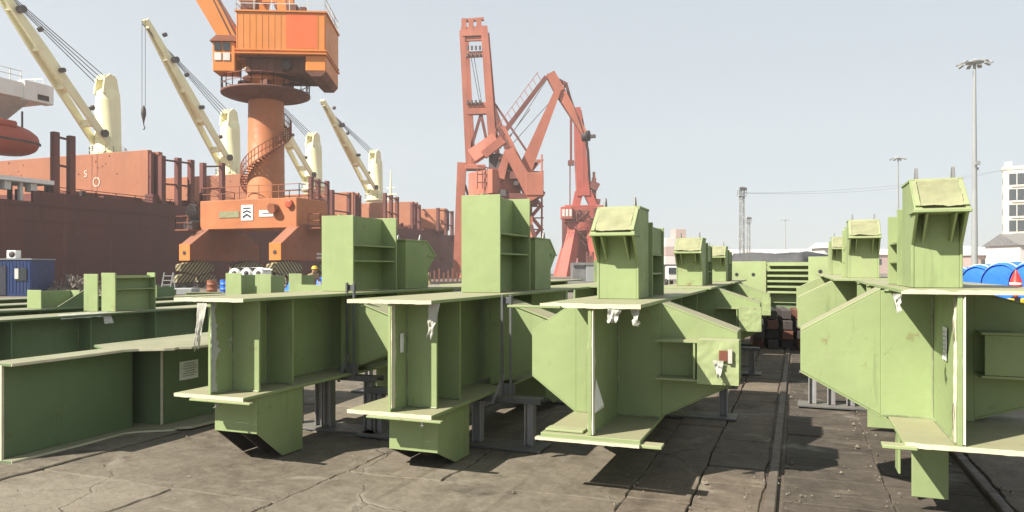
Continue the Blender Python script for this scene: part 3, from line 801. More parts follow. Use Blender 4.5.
MB().box(.1, .12, .323, 1.0, .932, 1.16).build('column_web', M['green_dark'], row2b, .003)
row3 = plain_beam(-15.6, 6.0, 9.0, .10, .93, .62, 'rearmost dark green beam at left, nearest the blue container', 'green_dark', False)

# --- trestles
trestle(-2.93, 6.12, .445, (-.78, .09, .24, .74), 'dark steel trestle with a steel upright, under the beam with the tallest column', .55)
trestle(-4.44, 6.18, .54, (-.26, .02, .12, .58), 'dark steel trestle with a steel upright, under the beam with torn film along its web', .42)
trestle(-2.93, 8.4, .445, (-.7, .7), 'rear dark steel trestle, behind the one with the upright under the tallest column')
trestle(-4.44, 8.2, .54, (-.7, .7), 'rear dark steel trestle deep under the beam with torn film')
trestle(-1.35, 8.1, .385, (-.62, .0, .62), 'dark steel trestle at the far end of the section with the paper triangle')
trestle(-1.42, 11.6, .40, (-.55, .58, .78), 'dark steel trestle under the second node section of the middle row')
trestle(-1.42, 16.0, .40, (-.55, .6), 'farthest dark steel trestle of the middle row, near the bolted girder')
trestle(.78, 9.2, .54, (-.62, -.42, -.22, -.02, .5), 'dark steel trestle seen below the wing of the large right hand section')
trestle(.8, 12.1, .54, (-.62, .5), 'dark steel trestle under the second section of the right hand row')
trestle(.78, 16.6, .54, (-.6, .5), 'dark steel trestle at the far end of the right hand row')
for r, u, lab in ((-2.95, 11.2, 'dark steel trestle under the plain beam behind the tallest column'), (-2.95, 14.4, 'far dark steel trestle under the plain beam behind the tallest column'), (-4.75, 11.4, 'dark steel trestle under the plain beam behind the column with one shelf'), (-4.75, 14.6, 'far dark steel trestle under the plain beam behind the column with one shelf')):
    trestle(r, u, .47, (-.6, .6), lab)
# sleepers under the left hand rows
for i, (r, us) in enumerate(((-9.3, (4.2, 9.8, 12.6, 16.2)), (-11.1, (4.4, 10.2, 12.4, 15.8)), (-13.2, (3.4, 9.6)), (-13.4, (12.8, 17)), (-15.6, (7, 14)))):
    for u in us:
        t = thing('timber_sleeper', 'weathered timber sleeper under the left hand beams', 'timber', (r, u, 0), 0, 'timber sleepers under the left hand beams')
        MB().box(-.5, .5, -.11, .11, -.02, .099).build('timber', M['jacket'], t, .006)

# --- bolted girder and stack across the end of the rows
g = thing('bolted_girder', 'green girder across the row ends with bolt holes in its end plates', 'steel girder', (-.35, 18.6, 0), -TH * .6, GRP)
def plate_with_holes(x0, x1, z0, z1, y, holes):
    mb = MB().box(x0, x1, y, y + .04, z0, z1); p = mb.build('end_plate', M['green_dusty'], g, .004)
    for hx, hz in holes:
        MB().tube((hx, y - .004, hz), (hx, y + .01, hz), .045, .045, 14).build('bolt_hole', M['black'], p)
plate_with_holes(-1.52, -.36, .75, 1.74, 0, ((-1.45, 1.42), (-1.06, 1.42), (-.66, 1.42)))
plate_with_holes(.66, 1.9, .55, 1.84, -.3, ((.92, 1.5), (1.34, 1.52)))
MB().box(-1.7, 1.85, .25, .29, .75, 1.72).build('web', M['green'], g)
for k in range(6):
    MB().box(-.355, .655, .04, .245, .98 + k * .13, 1.03 + k * .13).build('rib', M['green_dusty'], g, .003)
MB().box(-1.3, 1.45, .32, 1.3, .45, .74).build('bottom_chord', M['green_dark'], g)
MB().box(-1.2, -.9, .3, 1.2, -.02, .448).box(1.0, 1.3, .3, 1.2, -.02, .448).build('support_block', M['steel'], g)
t = thing('covered_heap', 'low heap under a dark grey tarpaulin behind the plates with bolt holes', 'tarpaulin', (-.5, 22.5, 0), -TH, None)
def heap(u_, v_):
    x, y = (u_ - .5) * 2.9, (v_ - .5) * 2.6
    e = min(1, 6 * min(u_, 1 - u_, v_, 1 - v_))
    return (x, y, -.05 + 2.12 * e ** .5 * (.96 + .05 * noise.noise((x * 1.1, y * 1.1, 4))) + .03 * noise.noise((x * 4, y * 4, 1)))
MB().sheet(heap, 30, 24).build('tarpaulin', M['tarp'], t)

# ------------------------------------------------------------------ the port: helper for hand rails
def railing(mb, pts, h=1.05, step=1.5, r=.035):
    for a, b in zip(pts[:-1], pts[1:]):
        a, b = Vector(a), Vector(b); n = max(1, int((b - a).length / step))
        for k in range(n + 1):
            p = a + (b - a) * k / n; mb.bar(p, p + Vector((0, 0, h)), r * 1.6)
        for z in (h, h * .5): mb.bar(a + Vector((0, 0, z)), b + Vector((0, 0, z)), r * 1.6)
    return mb
def text_mesh(s, size, mat, parent, loc, rot, name='marking', ext=.01):
    cu = bpy.data.curves.new('t', 'FONT'); cu.body = s; cu.size = size; cu.extrude = ext; cu.align_x = 'CENTER'
    o = bpy.data.objects.new('t', cu); C.objects.link(o); bpy.context.view_layer.update()
    me = bpy.data.meshes.new_from_object(o.evaluated_get(bpy.context.evaluated_depsgraph_get()))
    bpy.data.objects.remove(o); me.materials.clear(); me.materials.append(mat)
    q = bpy.data.objects.new(name, me); C.objects.link(q); q.parent = parent; q.location = loc; q.rotation_euler = rot
    return q

# ------------------------------------------------------------------ orange crane in front of the ship
cr = thing('portal_crane', 'big orange portal crane on a round column, with a square emblem on its crossbeam', 'crane', (-39.95, 48.5, 0))
X0, Y0 = -40.6, 48.5
for sx in (-4.5, 4.1):
    w0 = 1.05
    prof = [(-3.95, 2.15), (3.95, 2.15), (3.95, 3.4), (1.6, 4.95), (-1.6, 4.95), (-3.95, 3.4)]
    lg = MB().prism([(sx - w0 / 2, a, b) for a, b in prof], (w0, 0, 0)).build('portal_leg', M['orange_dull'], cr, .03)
    MB().box(sx - w0 / 2 - .01, sx + w0 / 2 + .01, -4.02, -3.955, 2.15, 3.45).build('end_plate', M['orange'], lg, .01)
    MB().tube((sx, -4.03, 2.75), (sx, -4.05, 2.75), .16, .16, 14).build('inspection_hole', M['dark'], lg)
    bar_ = MB()
    for k in range(2): bar_.box(sx + w0 / 2 + .012, sx + w0 / 2 + .02, .3, 2.9 - k * .5, 2.62 - k * .3, 2.76 - k * .3)
    if sx > 0: bar_.build('faded_marking', M['white_dull'], lg)
    for sy in (-2.9, 2.9):
        bg_ = MB().prism([(sx - .28, sy - 1.75, 1.85), (sx - .28, sy - 1.75, 1.35), (sx - .28, sy, .95), (sx - .28, sy + 1.75, 1.35), (sx - .28, sy + 1.75, 1.85), (sx - .28, sy + .4, 2.13), (sx - .28, sy - .4, 2.13)], (.56, 0, 0)).build('bogie', M['stripes'], cr, .02)
        for q in (-1.15, 1.15):
            MB().prism([(sx - .24, sy + q - .85, .95), (sx - .24, sy + q - .95, .45), (sx - .24, sy + q + .95, .45), (sx - .24, sy + q + .85, .95), (sx - .24, sy + q, 1.18)], (.48, 0, 0)).build('wheel_frame', M['stripes'], bg_, .02)
            for k in (-.5, .5):
                MB().lathe([(.05, -.12), (.32, -.12), (.34, -.08), (.30, -.05), (.30, .05), (.34, .08), (.32, .12), (.05, .12)], (sx, sy + q + k, .34), 18, 'x').build('wheel', M['dark'], bg_)
MB().box(-4.9, 4.5, -2.0, 1.9, 4.65, 6.95).build('crossbeam', M['orange_worn'], cr, .04)
MB().prism([(3.9, -1.99, 4.648), (4.5, -1.99, 4.648), (4.5, -1.99, 4.0), (4.25, -1.99, 4.0)], (0, 3.8, 0)).build('knee_plate', M['orange'], cr)
em = MB().box(-.72, .40, -2.05, -2.005, 5.30, 6.50).build('emblem_board', M['white'], cr)
for k, (z, hw, rise, t) in enumerate(((6.2, .36, .0, .10), (5.84, .40, .14, .13), (5.44, .40, .24, .17))):
    mb = MB()
    for sx in (-1, 1):
        q = [(-.16, -2.058, z + rise), (-.16 + sx * hw, -2.058, z), (-.16 + sx * hw, -2.058, z + t), (-.16, -2.058, z + rise + t)]
        mb.prism(q, (0, -.012, 0))
    mb.build('emblem_mark', M['navy'], em)
MB().box(-2.9, -.95, -2.045, -2.005, 5.55, 6.05).build('sign_board', M['cloth'], cr)
sb = MB().box(1.0, 2.35, -2.045, -2.005, 5.55, 6.05).build('sign_board', M['white_dull'], cr)
MB().box(1.35, 2.0, -2.06, -2.047, 5.76, 5.82).build('faded_marking', M['dark'], sb)
for x, z in ((2.6, 6.2),): MB().tube((x, -2.0, z), (x - .1, -2.5, z - .1), .32, .42, 14).build('flood_lamp', M['orange_dull'], cr)
MB().lathe([(.2, -.1), (.32, -.1), (.32, .1), (.2, .1)], (3.9, -2.12, 6.45), 16, 'y').build('life_ring', M['boat'], cr)
MB().lathe([(1.75, 6.95), (1.75, 7.1), (1.45, 7.12), (1.38, 14.4), (1.38, 15.1)], (0, 0, 0), 40).build('column', M['orange_worn'], cr)
mb = MB(); ns = 40
for k in range(ns):
    a = R(-200) + k / ns * R(330); z = 7.2 + k * 7.2 / ns
    a += 0
    mb.bar((1.4 * math.cos(a), 1.4 * math.sin(a), z), (1.95 * math.cos(a), 1.95 * math.sin(a), z), .30, .05)
    mb.bar((1.95 * math.cos(a), 1.95 * math.sin(a), z), (1.95 * math.cos(a), 1.95 * math.sin(a), z + 1.0), .05)
    if k:
        b = a - R(330) / ns; zz = z - 7.2 / ns
        for dz in (0, .5, 1.0): mb.bar((1.95 * math.cos(b), 1.95 * math.sin(b), zz + dz), (1.95 * math.cos(a), 1.95 * math.sin(a), z + dz), .06, .10 if dz == 0 else .05)
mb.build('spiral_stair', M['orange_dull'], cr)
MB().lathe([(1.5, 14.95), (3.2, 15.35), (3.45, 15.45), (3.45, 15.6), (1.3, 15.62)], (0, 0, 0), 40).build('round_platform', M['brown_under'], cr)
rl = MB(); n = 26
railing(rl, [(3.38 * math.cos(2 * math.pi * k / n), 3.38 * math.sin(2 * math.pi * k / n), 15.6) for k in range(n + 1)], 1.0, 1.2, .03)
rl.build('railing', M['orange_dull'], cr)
for k in range(7):
    a = k * .9; MB().box(2.1 * math.cos(a) - .35, 2.1 * math.cos(a) + .35, 2.1 * math.sin(a) - .3, 2.1 * math.sin(a) + .3, 15.62, 16.2).build('slewing_drive', M['brown_under'], cr, .03)
rl = MB(); railing(rl, [(-4.8, -1.9, 6.95), (4.65, -1.9, 6.95), (4.65, 1.8, 6.95), (-4.8, 1.8, 6.95), (-4.8, -1.9, 6.95)], 1.05, 1.6, .03)
MB().box(-6.3, -4.95, -3.2, 1.6, 4.55, 4.65).build('side_walkway', M['orange_dull'], cr)
railing(rl, [(-5.0, -3.15, 4.65), (-6.25, -3.15, 4.65), (-6.25, 1.5, 4.65)], 1.05, 1.0, .03)
railing(rl, [(4.8, -1.0, 4.7), (5.9, -1.0, 4.7), (5.9, 1.6, 4.7)], 1.05, 1.0, .03)
rl.build('railing', M['orange_dull'], cr)
MB().box(4.77, 6.0, -1.1, 1.7, 4.6, 4.69).build('side_walkway', M['orange_dull'], cr)
mb = MB()
for k in range(14):                                               # cable reel and hoses on the left platform
    a = k * .45; mb.path([(-5.6 + .5 * math.cos(a + j * .5), -2.2 + k * .16, 6.0 + .7 * math.sin(a + j * .5)) for j in range(8)], .06, 5)
mb.box(-6.0, -5.1, -2.6, -.2, 4.66, 5.3)
mb.build('cable_reel', M['dark'], cr)
# everything that turns on the column
A = Matrix.Rotation(R(24.5), 4, 'Z') @ Matrix.Translation((.55, 0, 0))
def top(): return MB(A)
top().lathe([(1.45, 15.63), (1.45, 16.6), (1.8, 16.72)], (-.55, 0, 0), 36).build('slewing_ring', M['orange'], cr)
top().box(-1.5, 4.0, -2.2, 2.0, 16.74, 18.05).build('underframe', M['brown_under'], cr, .03)
mb = top()
for k in range(9): mb.box(-1.2 + k * .6, -1.12 + k * .6, -2.32, -2.202, 16.8, 18.0)
mb.box(-1.9, 3.2, -2.7, -2.3, 17.85, 18.05); mb.build('underframe_rib', M['brown_under'], cr)
top().lathe([(.1, 0), (.42, 0), (.42, .3), (.1, .3)], (1.6, -2.5, 17.3), 16, 'y').build('hoist_motor', M['dark'], cr)
hs = top().box(-2.0, 4.75, -3.0, 2.6, 18.08, 21.2).build('machine_house', M['orange'], cr, .04)
top().box(1.75, 4.1, -3.012, -3.003, 18.45, 21.1).build('repainted_panel', M['orange_patch'], hs)
mb = top()
for k in range(15): mb.box(-1.95 + k * .47, -1.92 + k * .47, -3.02, -3.002, 18.3, 21.1) if not 1.7 < -1.95 + k * .47 < 4.1 else None
mb.build('wall_rib', M['orange'], hs)
top().box(-2.1, 4.85, -3.15, 2.7, 17.98, 18.07).box(-2.08, 4.83, -3.08, 2.68, 18.25, 18.33).build('house_sill', M['orange'], hs)
top().box(-2.1, 4.85, -3.1, 2.7, 21.203, 21.32).build('roof', M['orange'], hs)
top().box(3.2, 4.75, -2.9, 2.5, 16.75, 17.96).build('counterweight', M['orange'], cr, .06)
top().prism([(3.2, -2.9, 16.745), (4.75, -2.9, 16.745), (4.4, -2.9, 16.35), (3.6, -2.9, 16.35)], (0, 5.4, 0)).build('counterweight', M['brown_under'], cr)
rl = top(); railing(rl, [(-2.0, 2.6, 21.32), (-2.0, -3.0, 21.32), (4.7, -3.0, 21.32), (4.7, 2.6, 21.32)], 1.05, 1.2, .03); rl.build('railing', M['white_dull'], cr)
mb = top()
for q in (-1.4, 1.2):
    mb.bar((q + 0, -1.6, 21.3), (.4, -1.2, 31), .7, .7, .4, .4); mb.bar((q, 1.4, 21.3), (.4, 1.2, 31), .7, .7, .4, .4)
for z in (22.6, 23.6, 25): mb.bar((-1.2, -1.5, z), (1.2, -1.5, z), .35)
mb.build('mast_frame', M['orange'], cr)
for q in ((-1.8, -.6, -2.6, -1.8, 21.33, 22.2), (1.6, 2.4, -2.4, -1.4, 21.33, 22.1), (2.6, 3.1, -2.3, -1.7, 21.33, 21.9)): top().box(*q).build('roof_box', M['brown_under'], cr, .03)
for k in range(3):
    mb = top(); mb.lathe([(.1, -.3), (.4, -.3), (.4, .3), (.1, .3)], (.9 + k * .3, -1.4 + k, 22.2), 14, 'y'); mb.build('winch', M['brown_under'], cr, .03)
jb = top().bar((-1.9, -1.0, 17.9), (-13.5, -1.0, 37.5), 1.5, 2.1, 1.3, 2.6, up=(0, 1, 0)).build('jib', M['orange'], cr, .05)
top().bar((-1.0, -1.2, 21.1), (-8.0, -1.2, 33.0), .5, .7).build('luffing_rack', M['orange'], cr)
top().bar((-1.75, -2.12, 18.5), (-4.4, -2.12, 24.0), .10, .10).bar((-2.15, -2.12, 18.5), (-4.8, -2.12, 24.0), .06).build('jib_ladder', M['dark'], jb)
cb = top().box(-3.9, -2.2, -2.6, -.9, 16.7, 19.0).build('cab', M['orange'], cr, .06)
top().prism([(-4.1, -2.75, 19.0), (-2.0, -2.75, 19.0), (-2.3, -2.75, 19.45), (-3.6, -2.75, 19.45)], (0, 2.0, 0)).build('cab_roof', M['orange_dull'], cb)
for x in (-3.75, -3.1):
    for z in (17.55, 18.3): top().box(x, x + .52, -2.66, -2.61, z, z + .58).build('cab_window', M['glass'] if z > 18 else M['white_dull'], cb)
top().box(-3.96, -3.905, -2.4, -1.1, 17.5, 18.8).build('cab_window', M['glass'], cb)
top().bar((-3.2, -1.6, 19.4), (-3.2, -1.6, 21.3), .06).build('antenna', M['dark'], cb)

# ------------------------------------------------------------------ bulk carrier at the quay
sh = thing('cargo_ship', 'long dark red bulk carrier with four cream deck cranes moored along the quay', 'ship', (-71, 60, 0))
SX, SY = -71, 60
DK = 6.6
def S(x, y): return x - SX, y - SY
def hull():
    mb = MB(); secs = []
    for u in (-30, 0, 40, 70, 90, 110, 116, 121, 125, 128.5, 131):
        k = max(0, (u - 110) / 21); hw = 16 * math.sqrt(max(0, 1 - k ** 2.2)) + .05
        sheer = DK + max(0, (u - 100) / 31) * 1.3
        bot = hw * (1 - .10 * k)
        secs.append([(-hw, u, sheer), (-max(bot, .05), u, -2.8), (max(bot, .05), u, -2.8), (max(bot, hw * .8) , u, 1.5), (hw, u, sheer)])
    vs = [(x, y - SY + k * 0, z) for s_ in secs for k, (x, y, z) in enumerate(s_)]
    m = 5; fs = []
    for i in range(len(secs) - 1):
        for j in range(m):
            a, b = i * m + j, i * m + (j + 1) % m
            fs.append((a, b, b + m, a + m))
    fs += [tuple(range(m)), tuple(range((len(secs) - 1) * m + m - 1, (len(secs) - 1) * m - 1, -1))]
    mb.add(vs, fs); return mb.build('hull', M['hull'], sh)
hl = hull()
mb = MB()
mb.box(16.02, 16.10, -40, 44, 5.2, 5.34); mb.box(16.02, 16.12, -40, 44, 6.45, 6.7)
for k in range(26): mb.box(16.02, 16.07, -38 + k * 3.1, -37.9 + k * 3.1, 5.36, 6.44)
mb.build('rubbing_strake', M['hull'], hl)
mb = MB()
for k in range(6): mb.tube((16.0, 50 + k * .0, 3), (16.06, 50, 3), .3)
mb.build('anchor_pocket', M['dark'], hl)
# bulwark and coaming on deck
MB().box(15.7, 15.95, -20, 46, DK, DK + .95).build('bulwark', M['hull'], sh)
MB().box(-13, 13, -14, 58, DK, DK + 1.6).build('hatch_coaming', M['hatch_dark'], sh)
# opened hatch covers stand folded across the deck
for k, (r1, u, w_, h_, nfold, lab) in enumerate(((-57.2, 52.8, 21, 4.9, 3, 'folded hatch covers with a white letter and a ring mark'), (-57.0, 66.5, 21, 4.3, 4, None), (-57.0, 87, 21, 4.2, 3, None), (-57, 104, 21, 4.3, 3, None), (-57, 115.5, 18, 4.1, 2, None))):
    x1, y0 = S(r1, u)
    for j in range(nfold):
        off = j * .62
        hc = MB().box(x1 - w_, x1 - .15 * (j % 2), y0 + off, y0 + off + .5, DK + 1.25, DK + 1.25 + h_ - .1 * (j % 2)).build('hatch_cover', M['hatch'], sh, .03)
        if lab and j == 0: hc['label'] = 'hatch cover standing upright with a white letter S and a ring mark'
        if j == 0:
            rb = MB()
            rr = random.Random(k)
            for q in range(26): 
                cx, cz = x1 - w_ * rr.random(), DK + 1.5 + (h_ - .5) * rr.random()
                rb.box(cx, cx + .12, y0 - .03, y0 - .002, cz, cz + .12)
            rb.box(x1 - w_, x1 - .02, y0 - .04, y0 - .002, DK + 1.32, DK + 1.40)
            rb.build('hatch_fitting', M['hatch_dark'], hc)
        MB().box(x1 - .15 * (j % 2) + .002, x1 + .3, y0 + off + .08, y0 + off + .42, DK + 1.5, DK + .9 + h_).build('hatch_end', M['hatch_dark'], hc)
    if k == 0:
        hx = lambda px, Yd=72.5: ((px - 512) / F * Yd)
        r_, u_ = at(90, 73.2)
        text_mesh('S', .95, M['conc_bldg'], hc, (S(r_, 0)[0], y0 - .03, zat(178, 73.5)), (R(90), 0, 0))
        r_, u_ = at(102, 72.8)
        ring = MB(); n = 24
        for a in range(n):
            p, q = 2 * math.pi * a / n, 2 * math.pi * (a + 1) / n
            ring.bar((S(r_, 0)[0] + .42 * math.cos(p), y0 - .03, zat(183, 73) + .42 * math.sin(p)), (S(r_, 0)[0] + .42 * math.cos(q), y0 - .03, zat(183, 73) + .42 * math.sin(q)), .10, .03, up=(0, 1, 0))
        ring.build('marking', M['conc_bldg'], hc)
# stanchions for deck cargo along the side
def stan(px, top_px, r=-55.4, w_=.42):
    Y, u = on_line(px, r); return S(r, u)[0], S(r, u)[1], zat(top_px, Y)
for pr in (((55, 132), (71, 136)), ((162, 156), (178, 158), (191, 160)), ((203, 163), (222, 163)), ((311, 177), (318, 179), (327, 181)), ((332, 190), (349, 193)), ((385, 193), (391, 195), (397, 197)), ((412, 203), (419, 205)), ((438, 208), (446, 209), (452, 211))):
    mb = MB(); ps = [stan(*p) for p in pr]
    for x, y, z in ps:
        mb.box(x - .22, x + .22, y - .25, y + .25, DK - .4, z)
    for (x, y, z), (x2, y2, z2) in zip(ps[:-1], ps[1:]):
        for dz in (.35, 2.6): mb.bar((x, y, z - dz), (x2, y2, z2 - dz), .16)
    mb.build('cargo_stanchion', M['hatch_dark'], sh)
rl = MB(); railing(rl, [(15.3, y, DK + .95) for y in range(-18, 47, 4)], .55, 1.5, .035); rl.build('deck_rail', M['hatch_dark'], sh)
mb = MB()
rr = random.Random(5)
for k in range(64):                                              # deck fittings between the hatches
    x, y = 14.6 + rr.uniform(-1.2, .6), rr.uniform(-16, 48); s_ = rr.uniform(.15, .6)
    MB().box(x - s_, x + s_, y - s_, y + s_, DK, DK + rr.uniform(.5, 1.9)).build('deck_fitting', M['hatch_dark'], sh)
# deck cranes
def deck_crane(u, jib_el, tipfrac=1., yaw=0):
    x, y = S(-70, u)
    pc = MB()
    pc.lathe([(1.5, DK), (1.5, 13.2), (1.7, 13.4), (1.85, 13.5), (1.85, 13.75), (1.6, 13.8), (1.55, 14.1), (1.32, 14.3), (1.22, 19.6), (1.16, 20.6), (.8, 20.9)], (x, y, 0), 32)
    pc = pc.build('deck_crane', M['cream'], sh)
    hd = MB()
    for sx in (-.62, .62): hd.prism([(x + sx - .12, y - 1.25, 20.3), (x + sx - .12, y + .9, 20.3), (x + sx - .12, y + .5, 22.2), (x + sx - .12, y - .3, 22.6), (x + sx - .12, y - 1.0, 22.0)], (.24, 0, 0))
    hd.bar((x, y - .9, 22.1), (x, y + .5, 22.3), 1.1, .5)
    hd.build('crane_head', M['cream'], pc, .02)
    d = Vector((math.sin(yaw) * math.cos(jib_el), -math.cos(yaw) * math.cos(jib_el), math.sin(jib_el)))
    side = Vector((math.cos(yaw), math.sin(yaw), 0))
    foot = Vector((x, y, 14.1)) + d * 1.3; L = 19.8
    tip = foot + d * L
    jb = MB()
    for sx in (-1, 1):
        jb.bar(foot + side * sx * .95, foot + d * L * .55 + side * sx * .55, .30, .75, .30, 1.0)
        jb.bar(foot + d * L * .55 + side * sx * .55, tip + side * sx * .25, .30, 1.0, .26, .5)
    for f in (.12, .34, .55, .76, .96): 
        ww = .95 - .4 * min(1, f / .55) if f < .55 else .55 - .3 * (f - .55) / .45
        jb.bar(foot + d * L * f - side * ww, foot + d * L * f + side * ww, .5, .7)
    jb.bar(foot + d * L * .3, tip, 1.2, .12, .5, .12)
    jb.build('crane_jib', M['cream'], pc, .03)
    upv = side.cross(d)
    for f, r0 in ((.05, .40), (.42, .24), (.74, .36)):
        p = foot + d * L * f + upv * -.15
        MB().tube(p + side * .7, p + side * 1.35, r0, r0, 14).build('jib_sheave', M['dark'], pc)
    for f in (.18, .62, .88): MB().bar(foot + d * L * f - upv * .9 + side * .5, foot + d * L * f - upv * 1.3 + side * .5, .4).build('jib_bracket', M['dark'], pc)
    cb_ = MB()
    for k in range(4):
        a = Vector((x, y - .1 - .62 * k, 22.5 - .42 * k)) + side * (-.45 + .3 * k)
        cb_.tube(a, foot + d * L * (.985 - .03 * k) + side * (-.2 + .13 * k) - upv * (.5 - .1 * k) * -1, .045, .045, 5)
    cb_.build('luffing_rope', M['dark'], pc)
    pl = MB(); 
    railing(pl, [(x + 1.8 * math.cos(a * .42), y + 1.8 * math.sin(a * .42), 13.75) for a in range(16)], .9, 1.0, .025)
    pl.build('crane_rail', M['cream'], pc)
    return pc, tip
for u, el in ((59.3, 49), (77.9, 49.5), (96, 45), (114, 41.5)):
    pc, tip = deck_crane(u, R(el))
    if u == 77.9:
        hk = MB(); 
        for sx in (-.25, .25): hk.tube(tip + Vector((sx, -.2, 0)), Vector((tip.x + sx, tip.y - .2, 20.1)), .03, .03, 5)
        hk.build('hoist_rope', M['dark'], pc)
        c = Vector((tip.x, tip.y - .2, 0)); hk = MB()
        hk.lathe([(.08, 20.2), (.24, 19.9), (.28, 19.2), (.14, 18.6), (.07, 18.2)], (c.x, c.y, 0), 14)
        hk.path([(c.x, c.y, 18.25), (c.x + .05, c.y, 17.9), (c.x + .2, c.y, 17.7), (c.x + .12, c.y, 17.5), (c.x - .08, c.y, 17.5)], .06, 8)
        hk.build('cargo_hook', M['dark'], pc)
    if u == 59.3:
        hk = MB()
        for sx in (-.4, .3): hk.tube((tip.x + sx, tip.y, tip.z), (tip.x + sx, tip.y, DK + 1), .03, .03, 5)
        hk.build('hoist_rope', M['dark'], pc)
# stern house, bridge wing, platform
hs = MB().box(-15.5, 12.5, -45, -22.5, DK, 15.5).build('deckhouse', M['white'], sh, .05)
mb = MB()
for z in (8.0, 10.2, 13.2):
    for k in range(9): mb.box(12.502, 12.53, -44 + k * 2.4, -43.2 + k * 2.4, z, z + .9)
mb.build('window', M['glass'], hs)
bw = MB().prism([(12.4, -24.5, 14.5), (16.1, -24.5, 14.5), (16.1, -24.5, 15.7), (12.4, -24.5, 16.0)], (0, 5.9, 0)).build('bridge_wing', M['white'], sh, .04)
MB().prism([(12.51, -24.3, 12.9), (15.8, -24.3, 14.48), (12.51, -24.3, 14.48)], (0, 4.2, 0)).build('wing_bracket', M['white_dull'], bw)
MB().box(15.4, 16.3, -20.9, -18.56, 14.4, 15.9).build('wing_cab', M['white'], bw, .04)
MB().box(16.302, 16.34, -19.9, -19.0, 14.6, 15.0).build('window', M['dark'], bw)
rl = MB(); railing(rl, [(16.0, -24.4, 15.72), (16.0, -21.0, 15.72)], .8, .8, .03); railing(rl, [(12.6, -18.7, 15.95), (15.3, -18.7, 15.75)], .8, .8, .03); rl.build('railing', M['white_dull'], bw)
pf = MB().box(12.55, 15.9, -38, -18.2, 8.15, 8.5).build('boat_deck', M['white'], sh, .03)
mb = MB()
for k in range(9):
    y = -37 + k * 2.05; mb.box(15.2, 15.5, y - .12, y + .12, DK, 8.14); mb.bar((15.3, y, DK), (13.4, y + 1.4, 8.1), .14)
    mb.box(15.0, 15.7, y + .6, y + 1.1, 7.5, 8.13)
mb.build('deck_support', M['white_dull'], pf)
mb = MB(); rr = random.Random(9)
for k in range(30):
    x, y = rr.uniform(13.0, 15.4), rr.uniform(-30, -14); s_ = rr.uniform(.1, .4)
    MB().box(x - s_, x + s_, y - s_, y + s_, DK, DK + rr.uniform(.5, 2.1)).build('mooring_gear', M['dark'], sh)
mb = MB()
for y in (-30, -23.6): mb.bar((12.8, y, 8.95), (13.2, y, 12.9), .3, .4); mb.bar((13.2, y, 12.9), (15.6, y, 13.6), .3, .4)
mb.build('boat_davit', M['white_dull'], sh)
# foremast
fm = MB()
x, y = S(-71, 121)
fm.lathe([(.35, DK + 1), (.28, 14), (.12, 18.5), (.05, 20)], (x, y, 0), 12); fm.bar((x - 1.3, y, 15.4), (x + 1.3, y, 15.4), .2).bar((x - .9, y, 16.6), (x + .9, y, 16.6), .12)
fm.box(x - .9, x + .9, y - .5, y + .5, 14.2, 14.5); fm.build('foremast', M['cream'], sh)

lb = thing('lifeboat', 'orange red enclosed lifeboat hanging beside the white bridge wing', 'lifeboat', (-55.3, 36.9, 11.2))
mb = MB(); prof = []
for k in range(17):
    t = k / 16 * 2 - 1; prof.append((1.25 * max(.02, 1 - abs(t) ** 3.2) ** .5, t * 3.7))
mb.lathe(prof, (0, 0, 0), 28, 'y')
mb.build('shell', M['boat'], lb)
MB().box(-1.0, 1.0, -2.7, 1.4, .85, 1.35).build('canopy', M['boat'], lb, .12)
mb = MB()
for y in (-2.4, 2.4): mb.bar((0, y, 1.1), (0, y, 2.35), .10)
mb.build('fall_wire', M['dark'], lb)
mb = MB()
for k in range(40):
    a, b = [(1.27 * max(.02, 1 - abs(t) ** 3.2) ** .5 + .01, t * 3.7, -.1) for t in (k / 20 - 1, (k + 1) / 20 - 1)]
    mb.bar(a, b, .06, .14)
mb.build('fender_rope', M['dark'], lb)

# ------------------------------------------------------------------ the red cranes further along the quay
Rt = Matrix.Rotation(TH, 4, 'Z')
def crane_at(name, label, px, Y, mats=None):
    r, u = at(px, Y); g = thing(name, label, 'crane', (r, u, 0), 0)
    s = Y / F
    def P(x, y, d=0):                                           # a point by its place in the elevation drawing of the crane
        X = (x - 512) * s - (px - 512) * s
        return Rt @ Vector((X, d, zat(y, Y)))
    return g, P, s
def B(P, s, pts, w, w1=None, dep=None, mb=None, d=0):
    mb = mb or MB(); w1 = w if w1 is None else w1
    for (a, b) in zip(pts[:-1], pts[1:]):
        mb.bar(P(*a, d), P(*b, d), (dep or w) * s, w * s, (dep or w1) * s, w1 * s, up=Rt @ Vector((1, .02, .3)))
    return mb
def portal(g, P, cx, ytop, ybot, half, s, mat, spread=1.25, depth=4.5):
    for sx in (-1, 1):
        for d in (-depth, depth):
            MB().bar(P(cx + sx * half * spread, ybot, d), P(cx + sx * half * .7, ytop, d * .6), 9 * s, 9 * s, 7 * s, 7 * s).build('portal_leg', mat, g)
    MB().bar(P(cx - half * .9, ytop, 0), P(cx + half * .9, ytop, 0), depth * 1.4, 8 * s).build('portal_beam', mat, g)
